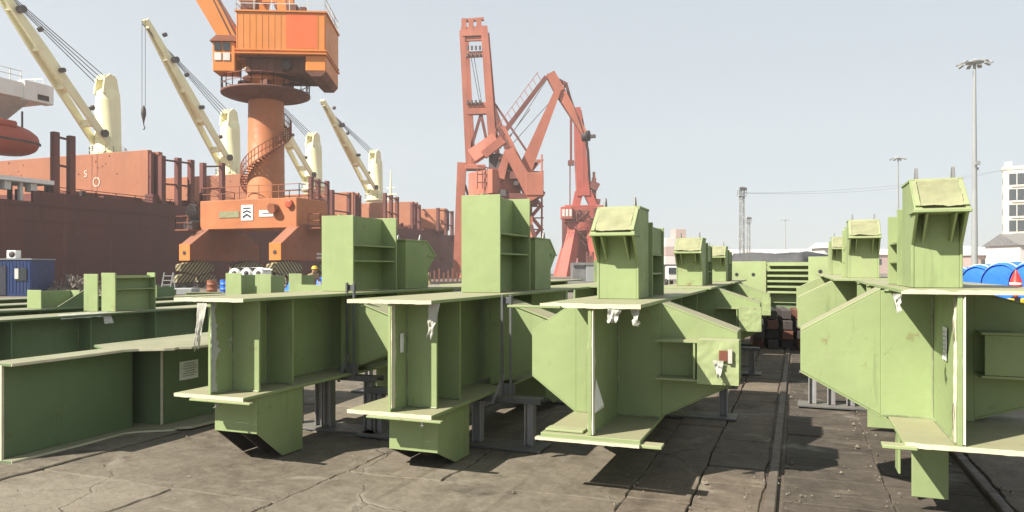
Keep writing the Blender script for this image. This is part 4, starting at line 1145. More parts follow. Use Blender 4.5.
# crane with the raised double link jib
g, P, s = crane_at('luffing_crane', 'faded red luffing crane with a bent jib reaching right over the tallest green column', 500, 103)
portal(g, P, 505, 222, 279, 30, s, M['pink'])
MB().tube(P(508, 222), P(508, 203), 2.0, 1.6, 20).build('slewing_column', M['red_dark'], g)
mb = MB(); mb.M = Matrix.Translation(P(514, 195)) @ Matrix.Rotation(TH + R(38), 4, 'Z')
mb.box(-4.0, 1.0, -.3, 5.4, 0, 3.3); hs = mb.build('machine_house', M['pink'], g, .05)
mb = MB(); mb.M = Matrix.Translation(P(512, 204)) @ Matrix.Rotation(TH, 4, 'Z')
mb.box(-3.8, 3.6, -2.0, 2.4, -.1, 1.3).lathe([(2.2, -1.0), (2.2, -.1)], n=20); mb.build('underframe', M['red_dark'], g, .04)
for d in (-1.5, 1.5):
    mb = B(P, s, [(508, 152), (535, 200)], 10, 14, d=d); B(P, s, [(508, 152), (500, 180)], 6, 9, mb=mb, d=d); B(P, s, [(508, 152), (543, 196)], 5, mb=mb, d=d); B(P, s, [(503, 128), (522, 166)], 3, mb=mb, d=d)
    mb.build('a_frame', M['pink'], g)
mb = MB()
for k in range(4): mb.bar(P(500 + k * 11, 160 + k * 13, -1.6), P(500 + k * 11, 160 + k * 13, 1.6), .35)
mb.bar(P(478, 176, -1.8), P(505, 176, -1.8), .14).bar(P(478, 184, -1.8), P(505, 184, -1.8), .14).bar(P(478, 168, -1.8), P(505, 172, -1.8), .14)
for k in range(6): mb.bar(P(478 + k * 5, 190, -1.8), P(478 + k * 5, 170, -1.8), .12)
mb.build('service_gallery', M['red_dark'], g)
B(P, s, [(472, 157), (497, 140)], 8, dep=14).build('balance_lever', M['pink'], g)
B(P, s, [(484, 156), (503, 141)], 8, dep=12, d=-.8).build('balance_weight', M['pink'], g)
mb = MB(); mb.M = Matrix.Translation(P(497, 163)); mb.box(-.9, .9, -.9, .9, -1.6, 1.2); mb.build('winch', M['dark'], g, .1)
tie = B(P, s, [(496, 143), (546, 77)], 4.6, 4); tie.build('tie_boom', M['red_dark'], g)
rl = MB(); 
for k in range(11):
    f = k / 10; a = P(500 + 42 * f, 138 - 56 * f); rl.bar(a, a + Vector((0, 0, 1.2)) + (Rt @ Vector((-.7, 0, 0))), .07)
rl.bar(P(494, 131), P(538, 72), .08); rl.build('boom_rail', M['pink'], g)
mb = B(P, s, [(524, 172), (558, 90)], 14, 6, dep=12); bm = mb.build('main_boom', M['pink'], g)
mb = B(P, s, [(550, 74), (560, 92)], 9, 10, dep=10); B(P, s, [(560, 92), (585, 135)], 10, 5, dep=8, mb=mb); mb.build('fly_jib', M['pink'], g)
mb = B(P, s, [(547, 75), (556, 79), (566, 84)], 3.2); B(P, s, [(566, 83), (577, 125)], 2.6, mb=mb); B(P, s, [(557, 95), (567, 84)], 2.4, mb=mb); mb.build('jib_stay', M['red_dark'], g)
mb = MB(); mb.M = Matrix.Translation(P(586, 136)); mb.lathe([(.1, -.5), (.75, -.5), (.75, .5), (.1, .5)], n=16, axis='x'); mb.box(-.3, 1.3, -.4, .4, -.3, .1); mb.build('jib_sheave', M['dark'], g)
mb = MB()
for q in (584, 588): mb.tube(P(q, 137), P(q, 182), .035, .035, 5)
mb.build('hoist_rope', M['dark'], g)
mb = MB()                                                       # open stair tower behind
for k in range(9):
    y = 156 + k * 12; a = 1 if k % 2 else -1
    mb.bar(P(537 - a * 4, y, 4), P(537 + a * 6, y + 12, 4), .22, .5); mb.bar(P(531, y, 4), P(545, y, 4), .18)
for q in (532, 543): mb.bar(P(q, 150, 4), P(q, 272, 4), .22)
mb.build('stair_tower', M['pink'], g)
rr = random.Random(8)
for k in range(14):
    q = P(rr.uniform(492, 541), rr.uniform(158, 196), rr.uniform(-2.2, 1.5)); z_ = rr.uniform(.25, .7)
    mb = MB(Matrix.Translation(q) @ Matrix.Rotation(TH + rr.uniform(-.3, .3), 4, 'Z')); mb.box(-z_, z_, -.4, .4, -z_ * .8, z_ * .8); mb.build('machinery_box', M['red_dark' if k % 3 else 'dark'], g, .03)
for k, (a_, b_) in enumerate((((505, 146), (547, 80)), ((508, 150), (556, 96)), ((500, 150), (530, 110)), ((566, 86), (583, 134)))):
    MB().tube(P(*a_, -.9), P(*b_, -.6), .05, .05, 5).build('rigging_rope', M['dark'], g)
cb_ = MB(); cb_.M = Matrix.Translation(P(527, 172)) @ Matrix.Rotation(TH, 4, 'Z'); cb_.box(-.2, 2.2, -2.6, -1.0, -3.5, -.4); cb_.build('cab', M['pink'], g, .06)

# crane with the tall two legged frame
g, P, s = crane_at('tower_crane', 'tall faded red crane frame of two upright legs behind the bent jib', 476, 114)
for a, b, w0, w1, d in (((462, 31), (469, 168), 5, 6, 0), ((466, 34), (473, 168), 4, 5, 1.6), ((484, 27), (493, 152), 7, 8, 0), ((487, 30), (497, 152), 4, 5, 1.6)):
    B(P, s, [a, b], w0, w1, d=d).build('upright_leg', M['pink'], g)
for y, w0 in ((34, 6), (55, 5), (106, 5), (112, 6), (40, 3)):
    o_ = (y - 31) * .055
    B(P, s, [(462 + o_, y), (486 + o_, y - 1)], w0).build('cross_member', M['pink'], g)
mb = MB()
for q in (464, 471, 479): B(P, s, [(q, 19), (q, 34)], 5, mb=mb)
B(P, s, [(462, 21), (484, 19)], 3, mb=mb); B(P, s, [(461, 30), (486, 28)], 4, mb=mb); mb.build('frame_head', M['pink'], g)
for y in (50, 57, 104):
    for k in range(4): MB().bar(P(468 + k * 4, y + 1, -.6), P(468 + k * 4, y - 3, -.6), .25).build('sheave', M['dark'], g)
mb = MB(); mb.tube(P(471, 57), P(480, 104), .05, .05, 5).tube(P(474, 57), P(482, 104), .05, .05, 5); mb.build('hoist_rope', M['dark'], g)
mb = B(P, s, [(481, 114), (470, 152)], 3); B(P, s, [(481, 114), (489, 152)], 3, mb=mb); B(P, s, [(493, 108), (508, 150)], 6, mb=mb); B(P, s, [(495, 104), (530, 156)], 2, mb=mb)
mb.build('brace', M['red_dark'], g)
mb = MB(); mb.M = Matrix.Translation(P(470, 172)) @ Matrix.Rotation(TH, 4, 'Z'); mb.box(-.6, 2.4, -1.4, 1.4, .3, 1.0); mb.build('slewing_platform', M['pink'], g, .05)
B(P, s, [(462, 163), (457, 279)], 9, 8, dep=9).build('portal_leg', M['pink'], g)
B(P, s, [(495, 172), (500, 279)], 9, 8, dep=9).build('portal_leg', M['pink'], g)
B(P, s, [(465, 185), (474, 215)], 2.5).build('brace', M['red_dark'], g)

# red crane beyond
g, P, s = crane_at('quay_crane', 'bright red quay crane with a single upright jib, right of the bent jib', 582, 148)
for sx in (-1, 1):
    for d in (-4.5, 4.5):
        MB().bar(P(582 + sx * 19, 279, d), P(582 + sx * 9, 232, d * .5), 13 * s, 13 * s, 9 * s, 9 * s).build('portal_leg', M['red'], g)
B(P, s, [(582, 279), (582, 230)], 9).build('centre_column', M['red'], g)
mb = B(P, s, [(562, 230), (603, 230)], 2.5, dep=36); mb.build('gallery', M['red_dark'], g)
mb = MB(); mb.M = Matrix.Translation(P(582, 229)) @ Matrix.Rotation(TH, 4, 'Z')
mb.lathe([(3.0, -.5), (3.0, 1.2)], n=24); mb.box(-3.6, 4.2, -2.4, 2.4, 1.2, 4.6); mb.build('slewing_house', M['red'], g, .06)
mb = MB(); mb.M = Matrix.Translation(P(582, 229)) @ Matrix.Rotation(TH, 4, 'Z')
mb.box(-3.4, 3.9, -2.48, -2.402, 1.35, 1.8).box(-1.2, 1.0, -2.5, -2.402, 2.2, 3.6).box(2.0, 3.6, -2.5, -2.402, 2.3, 4.0); mb.build('house_panel', M['red_dark'], g)
mb = MB(); mb.M = Matrix.Translation(P(566, 221)) @ Matrix.Rotation(TH, 4, 'Z'); mb.box(-1.2, 1.0, -3.4, -1.4, .2, 2.6); cb_ = mb.build('cab', M['red'], g, .06)
mb = MB(); mb.M = Matrix.Translation(P(566, 221)) @ Matrix.Rotation(TH, 4, 'Z')
for q in (-1.0, -.3, .4): mb.box(q, q + .5, -3.46, -3.405, .7, 2.1)
mb.build('cab_window', M['white_dull'], cb_)
rl = MB()
for y in (228, 236):
    a, b = P(561, y, -3.6), P(604, y, -3.6); railing(rl, [a, b], 1.1, 1.2, .03)
rl.build('railing', M['red_dark'], g)
mb = B(P, s, [(574, 214), (579, 192)], 7, 8, dep=8); B(P, s, [(597, 214), (587, 192)], 7, 8, dep=8, mb=mb); B(P, s, [(583, 196), (580, 150)], 13, 11, dep=10, mb=mb); B(P, s, [(580, 150), (577, 108)], 11, 6, dep=8, mb=mb)
mb.build('jib', M['red'], g)
B(P, s, [(592, 212), (589, 150), (581, 108)], 2.5, d=2).build('tie_rod', M['red_dark'], g)
mb = B(P, s, [(571, 116), (571, 164)], 2.2); B(P, s, [(568, 163), (574, 163)], 5, mb=mb); B(P, s, [(570, 166), (570, 205)], 1.1, mb=mb); mb.build('hoist_tackle', M['red_dark'], g)
mb = B(P, s, [(594, 178), (594, 210)], 4); B(P, s, [(590, 184), (598, 188)], 8, mb=mb); B(P, s, [(594, 172), (594, 180)], 2.5, mb=mb); B(P, s, [(588, 200), (600, 202)], 5, mb=mb); mb.build('counterweight_mast', M['red_dark'], g)
rr = random.Random(4); mb = MB()
for k in range(26): mb.bar(P(rr.uniform(570, 600), rr.uniform(205, 262), -3), P(rr.uniform(570, 600), rr.uniform(205, 262), -2), .22) if k < 12 else mb.bar(P(574 + k * .9, 268, -4), P(574 + k * .9, 252 + (k % 3) * 4, -4), .25)
mb.build('access_ladder', M['red_dark'], g)

# ------------------------------------------------------------------ people
def person(name, label, loc, rz, joints, mats, h=1.7):
    """joints: name -> (x, y, z, radius); bones connect them into one skinned figure facing -y"""
    bones = [('pelvis', 'belly'), ('belly', 'chest'), ('chest', 'neck'), ('neck', 'head'), ('head', 'crown')]
    for s_ in 'lr':
        bones += [('chest', 'sh' + s_), ('sh' + s_, 'el' + s_), ('el' + s_, 'wr' + s_), ('pelvis', 'hip' + s_), ('hip' + s_, 'kn' + s_), ('kn' + s_, 'an' + s_), ('an' + s_, 'toe' + s_)]
        for k in range(4): bones += [('wr' + s_, f'kf{k}{s_}'), (f'kf{k}{s_}', f'tf{k}{s_}')]
        bones += [('wr' + s_, 'th' + s_)]
        wx, wy, wz, _ = joints['wr' + s_]; ex, ey, ez, _ = joints['el' + s_]
        d = (Vector((wx, wy, wz)) - Vector((ex, ey, ez))).normalized(); sd_ = d.cross(Vector((0, 0, 1)))
        sd_ = sd_.normalized() if sd_.length > .1 else Vector((0, 1, 0))
        for k in range(4):
            a = Vector((wx, wy, wz)) + d * .09 + sd_ * (k - 1.5) * .022; b = a + d * (.07 + .012 * (1.5 - abs(k - 1.3))) + Vector((0, 0, -.015))
            joints[f'kf{k}{s_}'] = (*a, .010); joints[f'tf{k}{s_}'] = (*b, .008)
        joints['th' + s_] = (*(Vector((wx, wy, wz)) + d * .06 + sd_ * .06), .011)
    g = thing(name, label, 'person', loc, rz)
    names = list(joints); me = bpy.data.meshes.new('body')
    me.from_pydata([joints[n][:3] for n in names], [(names.index(a), names.index(b)) for a, b in bones], [])
    o = bpy.data.objects.new('body', me); C.objects.link(o); o.parent = g
    sk = o.modifiers.new('skin', 'SKIN'); sk.use_smooth_shade = True
    for i, n in enumerate(names):
        me.skin_vertices[0].data[i].radius = (joints[n][3], joints[n][3]); me.skin_vertices[0].data[i].use_root = n == 'pelvis'
    ss = o.modifiers.new('sub', 'SUBSURF'); ss.levels = ss.render_levels = 1
    me.materials.append(mats[0])
    hx, hy, hz, hr = joints['head']
    MB().lathe([(.001, -.12), (.07, -.10), (.088, -.03), (.095, .04), (.085, .10), (.001, .14)], (hx, hy - .02, hz + .02), 18).build('head', M['skin'], g)
    MB().lathe([(.105, -.01), (.135, -.005), (.135, .005), (.118, .012), (.112, .06), (.085, .11), (.03, .13)], (hx, hy - .02, hz + .085), 20).build('helmet', mats[1], g)
    MB().prism([(hx - .012, hy - .11, hz + .03), (hx + .012, hy - .11, hz + .03), (hx, hy - .14, hz - .005)], (0, .02, 0)).build('nose', M['skin'], g)
    for sx in (-.035, .035): MB().lathe([(.001, -.008), (.012, 0), (.001, .008)], (hx + sx, hy - .115, hz + .045), 8).build('eye', M['black'], g)
    return g
def stand(lean=0.0, arm=.25):
    j = {'pelvis': (0, 0, .92, .15), 'belly': (0, -.05 * lean, 1.08, .15), 'chest': (0, -.22 * lean, 1.32, .165), 'neck': (0, -.36 * lean, 1.46, .06), 'head': (0, -.46 * lean, 1.56, .075), 'crown': (0, -.5 * lean, 1.64, .06)}
    for s_, sx in (('l', -1), ('r', 1)):
        j['sh' + s_] = (sx * .19, -.22 * lean, 1.38, .07); j['el' + s_] = (sx * .25, -.2 * lean - arm * .4, 1.12, .05); j['wr' + s_] = (sx * .2, -.25 * lean - arm * 1.4, 1.0, .034)
        j['hip' + s_] = (sx * .1, 0, .86, .105); j['kn' + s_] = (sx * .11, -.04, .48, .07); j['an' + s_] = (sx * .12, .02, .08, .048); j['toe' + s_] = (sx * .13, -.16, .04, .04)
    return j
r, u = at(312, 31); person('person', 'worker in a yellow helmet standing behind the low wide green plate', (r, u, -.1), R(60), stand(.5, .2), (M['jacket'], M['yellow']))
r, u = at(429, 47); person('person', 'worker in tan clothes and pale helmet leaning over the black pipes', (r, u, -.12), R(-20), stand(1.0, .3), (M['jacket'], M['conc_bldg']))

# ------------------------------------------------------------------ things on the quay
def cam_thing(name, label, cat, px, Y, rz=0, z=0, group=None):
    r, u = at(px, Y); return thing(name, label, cat, (r, u, z), TH + rz, group)
g = cam_thing('site_container', 'dark blue container office with an air conditioner on its roof, at the ship side', 'container', 18, 44, 0)
MB().box(-3.3, 1.5, -1.1, 1.1, -.05, 2.06).build('wall', M['blue'], g, .02)
mb = MB()
for k in range(24): mb.box(-3.25 + k * .2, -3.17 + k * .2, -1.122, -1.102, .12, 1.94)
mb.build('cladding', M['blue'], g)
MB().box(-3.36, 1.55, -1.15, 1.15, 2.065, 2.13).build('roof', M['grey'], g)
dr = MB().box(-.55, .05, -1.15, -1.124, .0, 1.72).build('door', M['navy'], g)
wd = MB().box(0.6, 1.25, -1.16, -1.124, .85, 1.6).build('window', M['glass'], g)
MB().box(0.58, .8, -1.175, -1.162, .95, 1.55).build('window_blind', M['white_dull'], wd)
ac = MB().box(-.35, .2, -.5, .0, 2.135, 2.62).build('air_conditioner', M['white'], g, .03)
MB().lathe([(.02, 0), (.19, 0), (.19, .02), (.02, .02)], (-.03, -.505, 2.38), 20, 'y').build('fan_grille', M['dark'], ac)
g = cam_thing('rubble_heap', 'tangled grey brown heap of scrap and nets beside the blue container', 'scrap heap', 74, 45)
mb = MB(); rr = random.Random(3)
for k in range(260):
    x, y = rr.gauss(0, .75), rr.uniform(-.8, .8); z = rr.random() ** 1.5 * 1.15 * max(.15, 1 - abs(x) / 2)
    mb.bar((x, y, min(z, .5)), (x + rr.uniform(-.5, .5), y + rr.uniform(-.5, .5), z + rr.uniform(-.1, .35)), rr.uniform(.02, .09))
mb.build('scrap', paint('grey_scrap', (.20, .165, .14), .5, 2, .5, (.08, .06, .05), .8, rust=.6), g)
g = cam_thing('step_ladder', 'small grey step frame standing left of the orange crane bogies', 'ladder', 166, 46)
for sx in (-.35, .2): MB().bar((sx, 0, 0), (sx + .25, 0, 1.3), .06).build('stile', M['grey'], g)
for k in range(4): MB().bar((-.30 + k * .07, 0, .25 + k * .28), (.25 + k * .07, 0, .25 + k * .28), .05).build('rung', M['grey'], g)
MB().bar((.55, .1, 0), (.45, .0, 1.3), .06).build('stile', M['grey'], g)
g = cam_thing('pallet_stack', 'low blue grey sheeted stack in front of the left crane bogie', 'stack', 187, 40)
MB().box(-.55, .5, -.5, .5, .12, .5).build('sheeted_load', M['grey'], g, .05); MB().box(-.6, .55, -.5, .5, -.02, .118).build('pallet', M['jacket'], g)
def drum(px, Y, lab, mat='blue_tarp'):
    g = cam_thing('oil_drum', lab, 'drum', px, Y)
    MB().lathe([(.28, 0), (.29, .02), (.28, .05), (.28, .3), (.295, .31), (.28, .32), (.28, .6), (.295, .61), (.28, .62), (.28, .86), (.29, .88), (.27, .88)], n=20).build('shell', M[mat], g)
    MB().lathe([(.04, .885), (.04, .905)], (.14, 0, 0), 10).build('bung', M['grey'], g)
drum(225, 44, 'bright blue drum left of the white bundle'); drum(212, 43, 'rusty brown drum left of the bright blue drum', 'orange_dull')
g = cam_thing('roll_crate', 'white wrapped bundle of three rolls with dark ends on a timber crate', 'bundle', 251, 30)
MB().box(-.85, .85, -.5, .5, 0, 1.12).build('crate', M['jacket'], g, .02)
for k in range(3):
    x = -.5 + k * .48
    w_ = MB().lathe([(.10, -.5), (.21, -.5), (.225, -.45), (.225, .45), (.2, .5), (.1, .5)], (x, 0, 1.35), 20, 'y').build('roll', M['white'], g)
    MB().lathe([(.02, 0), (.09, 0), (.09, .03), (.02, .03)], (x, -.515, 1.38), 14, 'y').build('core', M['dark'], w_)
def cover(u_, v_):
    x = -.72 + 1.45 * u_; return (x, -.45 + .95 * v_, 1.50 + .09 * math.sin(min(1, u_ * 4) * math.pi / 2) * math.sin(min(1, (1 - u_) * 4) * math.pi / 2) + .03 * noise.noise((x * 4, v_ * 3, 1)))
MB().sheet(cover, 20, 6).build('wrapping', M['white'], g)
for px, Y, lab in ((296, 43, 'crumpled blue tarpaulin bundle under the right crane bogie'), (318, 44, 'smaller crumpled blue tarpaulin bundle next to the helmeted worker')):
    g = cam_thing('tarp_bundle', lab, 'tarpaulin', px, Y)
    def lump(u_, v_, px=px):
        a, b = u_ * 2 * math.pi, v_ * math.pi / 2
        k = 1 + .25 * noise.noise((math.cos(a) * 1.5 + px, math.sin(a) * 1.5, v_ * 2))
        return (.75 * math.cos(a) * math.cos(b) * k, .5 * math.sin(a) * math.cos(b) * k, .95 * math.sin(b) * k)
    MB().sheet(lump, 24, 10).build('tarpaulin', M['blue_tarp'], g)
# black pipes on the quay
for px, Y, L_, r_, a, lab in ((585, 50, 2.6, .37, 0, 'short thick black pipe with a flange ring, right of the tallest column'), (428, 46, 5.2, .30, .04, 'long black pipe lying in front of the ship bow'), (420, 48.5, 5.6, .28, .0, 'long black pipe behind the nearest pipe by the ship bow'), (455, 44, 3.0, .34, -.05, 'short black pipe whose end shows left of the tallest column')):
    g = cam_thing('steel_pipe', lab, 'pipe', px, Y, a, -.06 + r_)
    MB().lathe([(r_ * .86, -L_ / 2), (r_, -L_ / 2), (r_, L_ / 2), (r_ * .86, L_ / 2), (r_ * .84, L_ / 2 - .3)], n=26, axis='x').build('pipe', M['pipe'], g)
    MB().lathe([(r_ + .002, .6), (r_ + .04, .6), (r_ + .04, .72), (r_ + .002, .72)], n=26, axis='x').build('flange_ring', M['black'], g)
g = cam_thing('stake_rack', 'dark steel rack with a row of upright stakes on the quay before the ship bow', 'rack', 447, 62)
MB().box(-1.6, 1.4, -.4, .4, .1, .45).build('rack_bed', M['dark'], g)
for k in range(8): MB().box(-1.5 + k * .38, -1.34 + k * .38, -.1, .1, .452, 1.2 + .35 * ((k * 7) % 3) / 2).build('stake', M['brown_under'], g)
g = cam_thing('site_bin', 'dark grey open topped steel bin below the bright red crane', 'bin', 586, 58)
MB().box(-1.15, -.1, -.9, .9, .0, 1.95).build('bin_body', M['steel_grey'], g, .03); MB().box(-.098, 1.2, -1.0, .9, .0, 1.92).build('bin_body', M['grey'], g, .03)
MB().box(-1.2, 1.25, -1.06, -1.002, 1.8, 2.0).build('rim', M['steel_grey'], g)
g = cam_thing('green_post', 'slim pale green upright plate standing right of the dark grey bin', 'post', 596, 40)
MB().box(-.12, .16, -.03, .03, -.06, 2.0).box(.0, .02, .031, .3, -.06, 1.9).build('plate', M['green'], g, .005)

# blue rolls on a low trailer, right
g = cam_thing('low_trailer', 'low dark trailer bed under the blue wrapped rolls', 'trailer', 1040, 20.5, R(26))
MB().box(-3.4, 2.4, -.7, .7, .45, .60).build('bed', M['steel'], g, .01)
for x in (-2.8, -1.6, 0, 1.4):
    for y in (-.55, .55): MB().lathe([(.05, -.1), (.22, -.1), (.24, 0), (.22, .1), (.05, .1)], (x, y, .20), 18, 'y').build('wheel', M['black'], g)
for px, Y, rad, lab in ((969, 23.4, .50, 'farthest and smallest blue wrapped roll, nearest the leaning green head'), (989, 21.9, .54, 'second blue wrapped roll from the leaning green head'), (1013, 20.3, .57, 'third blue wrapped roll, right behind the red and yellow marker'), (1044, 18.9, .58, 'nearest blue wrapped roll at the right edge')):
    r, u = at(px, Y); q = thing('wrapped_roll', lab, 'roll', (r, u, .60 + rad), TH + R(26), 'blue wrapped rolls on the trailer')
    sd_ = px * .1
    def roll(u_, v_):
        a = u_ * 2 * math.pi; x = (v_ - .5) * 1.25
        k = rad * (1 - .5 * max(0, abs(v_ - .5) * 2 - .72) ** 1.2) + .018 * noise.noise((math.cos(a) * 2, math.sin(a) * 2, x * 6 + sd_)) + .012 * math.sin(x * 42)
        return (x, k * math.cos(a), k * math.sin(a))
    MB().sheet(roll, 40, 40).build('wrap', M['blue_tarp'], q)
    for sx in (-1, 1):
        e = MB(); e.lathe([(.02, 0), (rad * .55, 0), (rad * .87, sx * -.04)] if sx < 0 else [(rad * .87, -.04), (rad * .55, 0), (.02, 0)], (sx * .615, 0, 0), 36, 'x'); e.build('end_cap', M['blue_tarp'], q)
        rg = MB()
        for k in range(36):
            a, b = k * math.pi / 18, (k + 1) * math.pi / 18
            rg.bar((sx * .45, rad * math.cos(a) * 1.01, rad * math.sin(a) * 1.01), (sx * .45, rad * math.cos(b) * 1.01, rad * math.sin(b) * 1.01), .03, .02)
        rg.build('band', M['paper'], q)
g = cam_thing('marker_post', 'red spindle marker with pale middle on a black post, by the blue rolls', 'marker', 1016, 9.2)
MB().box(-.035, .035, -.03, .03, -.05, 1.22).build('post', M['black'], g)
MB().box(-.11, -.037, -.04, .04, 1.08, 1.20).build('yellow_block', M['yellow'], g, .01); MB().box(.037, .12, -.04, .04, 1.06, 1.20).build('yellow_block', M['yellow'], g, .01)
MB().lathe([(.02, 1.222), (.065, 1.33), (.07, 1.37)], n=14).build('lower_cone', M['rd'], g)
MB().lathe([(.07, 1.372), (.072, 1.40)], n=14).build('pale_band', M['paper'], g)
MB().lathe([(.07, 1.402), (.035, 1.5), (.008, 1.56)], n=14).build('upper_cone', M['rd'], g)

# ------------------------------------------------------------------ far right: masts, sheds, buildings
def high_mast(px, Y, top_py, lab, r0=.34, lamps=8, head=1.6):
    g = cam_thing('light_mast', lab, 'light mast', px, Y); H = zat(top_py, Y)
    MB().lathe([(r0, -.1), (r0 * .9, 1), (r0 * .38, H - .4), (r0 * .3, H)], n=14).build('pole', M['grey'], g)
    MB().lathe([(.15, H - .55), (head * .55, H - .45), (head * .6, H - .25), (.3, H - .05), (.1, H + .2)], n=20).build('head_ring', M['grey'], g)
    for k in range(lamps):
        a = k * 2 * math.pi / lamps; x, y = head * math.cos(a), head * math.sin(a)
        mb = MB().bar((x * .5, y * .5, H - .35), (x * .8, y * .8, H - .35), .10); mb.bar((x * .78, y * .78, H - .3), (x * 1.1, y * 1.1, H - .62), .5, .22); mb.build('lamp', M['grey'], g)
    MB().box(-.3, .3, -r0 - .35, -r0 + .05, H * .52, H * .52 + .5).box(.1, .5, -.1, .15, H * .50, H * .50 + .35).build('junction_box', M['grey'], g)
high_mast(974.5, 99, 60, 'tall grey floodlight mast with a ring of lamps, right of the large leaning head', .46, 9, 1.9)
high_mast(898, 185, 157, 'floodlight mast with ring head standing above the right hand row of heads', .42, 8, 1.8)
high_mast(785, 330, 219, 'faint distant floodlight mast above the bolted girder', .5, 6, 1.8)
def lattice(px, Y, top_py, lab, w_=.48):
    g = cam_thing('lattice_tower', lab, 'tower', px, Y); H = zat(top_py, Y)
    mb = MB(); n = int(H / 1.3)
    for sx, sy in ((-1, -1), (1, -1), (1, 1), (-1, 1)): mb.bar((sx * w_, sy * w_, -.1), (sx * w_ * .8, sy * w_ * .8, H), .17)
    for k in range(n):
        z0, z1 = k * H / n, (k + 1) * H / n; a, b = w_ * (1 - .2 * k / n), w_ * (1 - .2 * (k + 1) / n); f = 1 if k % 2 else -1
        for sy in (-1, 1):
            mb.bar((-f * a, sy * a, z0), (f * b, sy * b, z1), .10).bar((sy * a, -f * a, z0), (sy * b, f * b, z1), .10).bar((-b, sy * b, z1), (b, sy * b, z1), .08)
    mb.build('lattice_shaft', M['grey'], g)
    MB().box(-w_ * 1.6, w_ * 1.6, -w_ * 1.6, w_ * 1.6, H - 2.0, H - 1.8).build('platform', M['grey'], g)
    rl = MB(); c = w_ * 1.6; railing(rl, [(-c, -c, H - 1.8), (c, -c, H - 1.8), (c, c, H - 1.8), (-c, c, H - 1.8), (-c, -c, H - 1.8)], 1.1, 1.2, .05); rl.build('railing', M['grey'], g)
    for k in (-1, 0, 1): MB().box(k * w_ - .25, k * w_ + .25, -c - .2, -c + .1, H - .8, H - .2).build('lamp', M['dark'], g)
lattice(742, 160, 187, 'grey lattice lamp tower with a railed top, left of the farthest mast')
lattice(748.5, 250, 217, 'shorter faint lattice tower just right of the railed lattice tower', .5)
g = cam_thing('overhead_wire', 'thin overhead wire sagging from the lattice tower towards the pale tower block', 'wire', 742, 160)
a = Vector((0, 0, zat(193, 160))); r1, u1 = at(1012, 200); r0_, u0_ = at(742, 160)
b = Matrix.Rotation(-TH, 4, 'Z') @ Vector((r1 - r0_, u1 - u0_, 0)); b.z = zat(168, 200)
for dz, sg in ((0, 3.2), (.0, 4.6)):
    MB().path([a.lerp(b, k / 16) + Vector((0, 0, dz - sg * 4 * (k / 16) * (1 - k / 16) * .5)) for k in range(17)], .035, 4).build('wire', M['grey'], g)

g = cam_thing('tower_block', 'pale slab tower block with dark window bands at the right edge', 'building', 1030, 205, -R(30))
H = zat(170, 205); xl, xr = (1007 - 1030) * 205 / F, 14
MB().box(xl, xr, -3.5, 1.5, -.1, H).build('wall', M['conc_bldg'], g)
MB().box(xl - .2, xr, -3.7, 1.7, H + .003, H + .9).build('parapet', M['conc_bldg'], g)
MB().box(xl + .3, xl + 2.0, -3.3, -1.5, H + .9, H + 2.2).build('roof_hut', M['conc_bldg'], g)
fl = 6
for k in range(fl):
    z0 = H - 4.2 - k * 4.3
    for j in range(3):
        x0 = xl + 1.3 + j * 4.6
        w0 = MB().box(x0, x0 + 4.0, -3.56, -3.46, z0, z0 + 3.1).build('window', M['glass'], g)
        MB().box(x0 + 1.7, x0 + 1.9, -3.6, -3.562, z0, z0 + 3.1).build('window_frame', M['white_dull'], w0)
    MB().box(xl + 1.9, xr, -3.85, -3.502, z0 - .55, z0 - .25).build('floor_band', M['conc_bldg'], g)
    for j in range(1): MB().box(xl - .06, xl - .002, -2, -.4, z0 + .4, z0 + 2.2).build('window', M['glass'], g)
def shed(px0, px1, Y, top_py, lab, wall, roof, eave=.75, depth=14, name='port_shed', wins=6):
    g = cam_thing(name, lab, 'shed', (px0 + px1) / 2, Y); hw = (px1 - px0) / 2 * Y / F; H = zat(top_py, Y)
    MB().box(-hw, hw, -depth / 2, depth / 2, -.1, H * eave).build('wall', M[wall], g)
    MB().prism([(-hw - .4, -depth / 2 - .5, H * eave + .003), (-hw - .4, depth / 2 + .5, H * eave + .003), (-hw - .4, 0, H)], (2 * hw + .8, 0, 0)).build('roof', M[roof], g)
    for k in range(wins):
        x = -hw + (k + .5) * 2 * hw / wins
        MB().box(x - .9, x + .9, -depth / 2 - .06, -depth / 2 - .003, H * eave * .45, H * eave * .78).build('window', M['glass'], g)
    return g
shed(1002, 1075, 140, 234, 'low pale shed with a dark roof under the tower block', 'pale', 'steel_grey', .72, 10, wins=4)
shed(962, 1010, 150, 247, 'small white roofed shed beside the foot of the tall mast', 'pinkwall', 'white_dull', .7, 10, wins=3)
shed(905, 968, 190, 246, 'pinkish long shed seen past the large leaning head', 'pinkwall', 'pale', .7, 12, wins=5)
shed(790, 905, 230, 249, 'long pinkish shed behind the right hand row of heads', 'pinkwall', 'pale', .75, 12, wins=8)
shed(600, 735, 240, 250, 'long pinkish shed behind the middle row of heads', 'pinkwall', 'pale', .75, 12, wins=9)
shed(818, 838, 120, 243, 'small white cabin right of the bolted girder', 'white_dull', 'white', .85, 5, 'site_cabin', 2)
g = cam_thing('container_stack', 'pinkish stepped stack of containers left of the small pale heads', 'containers', 673, 190)
for k in range(5):
    for j in range(2):
        if k == 4 and j == 0: continue
        MB().box(-2.6 + j * 2.62, -.02 + j * 2.62, -3, 3, .0 + k * 2.3, 2.25 + k * 2.3).build('container', M[('pinkwall', 'pale')[k % 2]], g, .05)
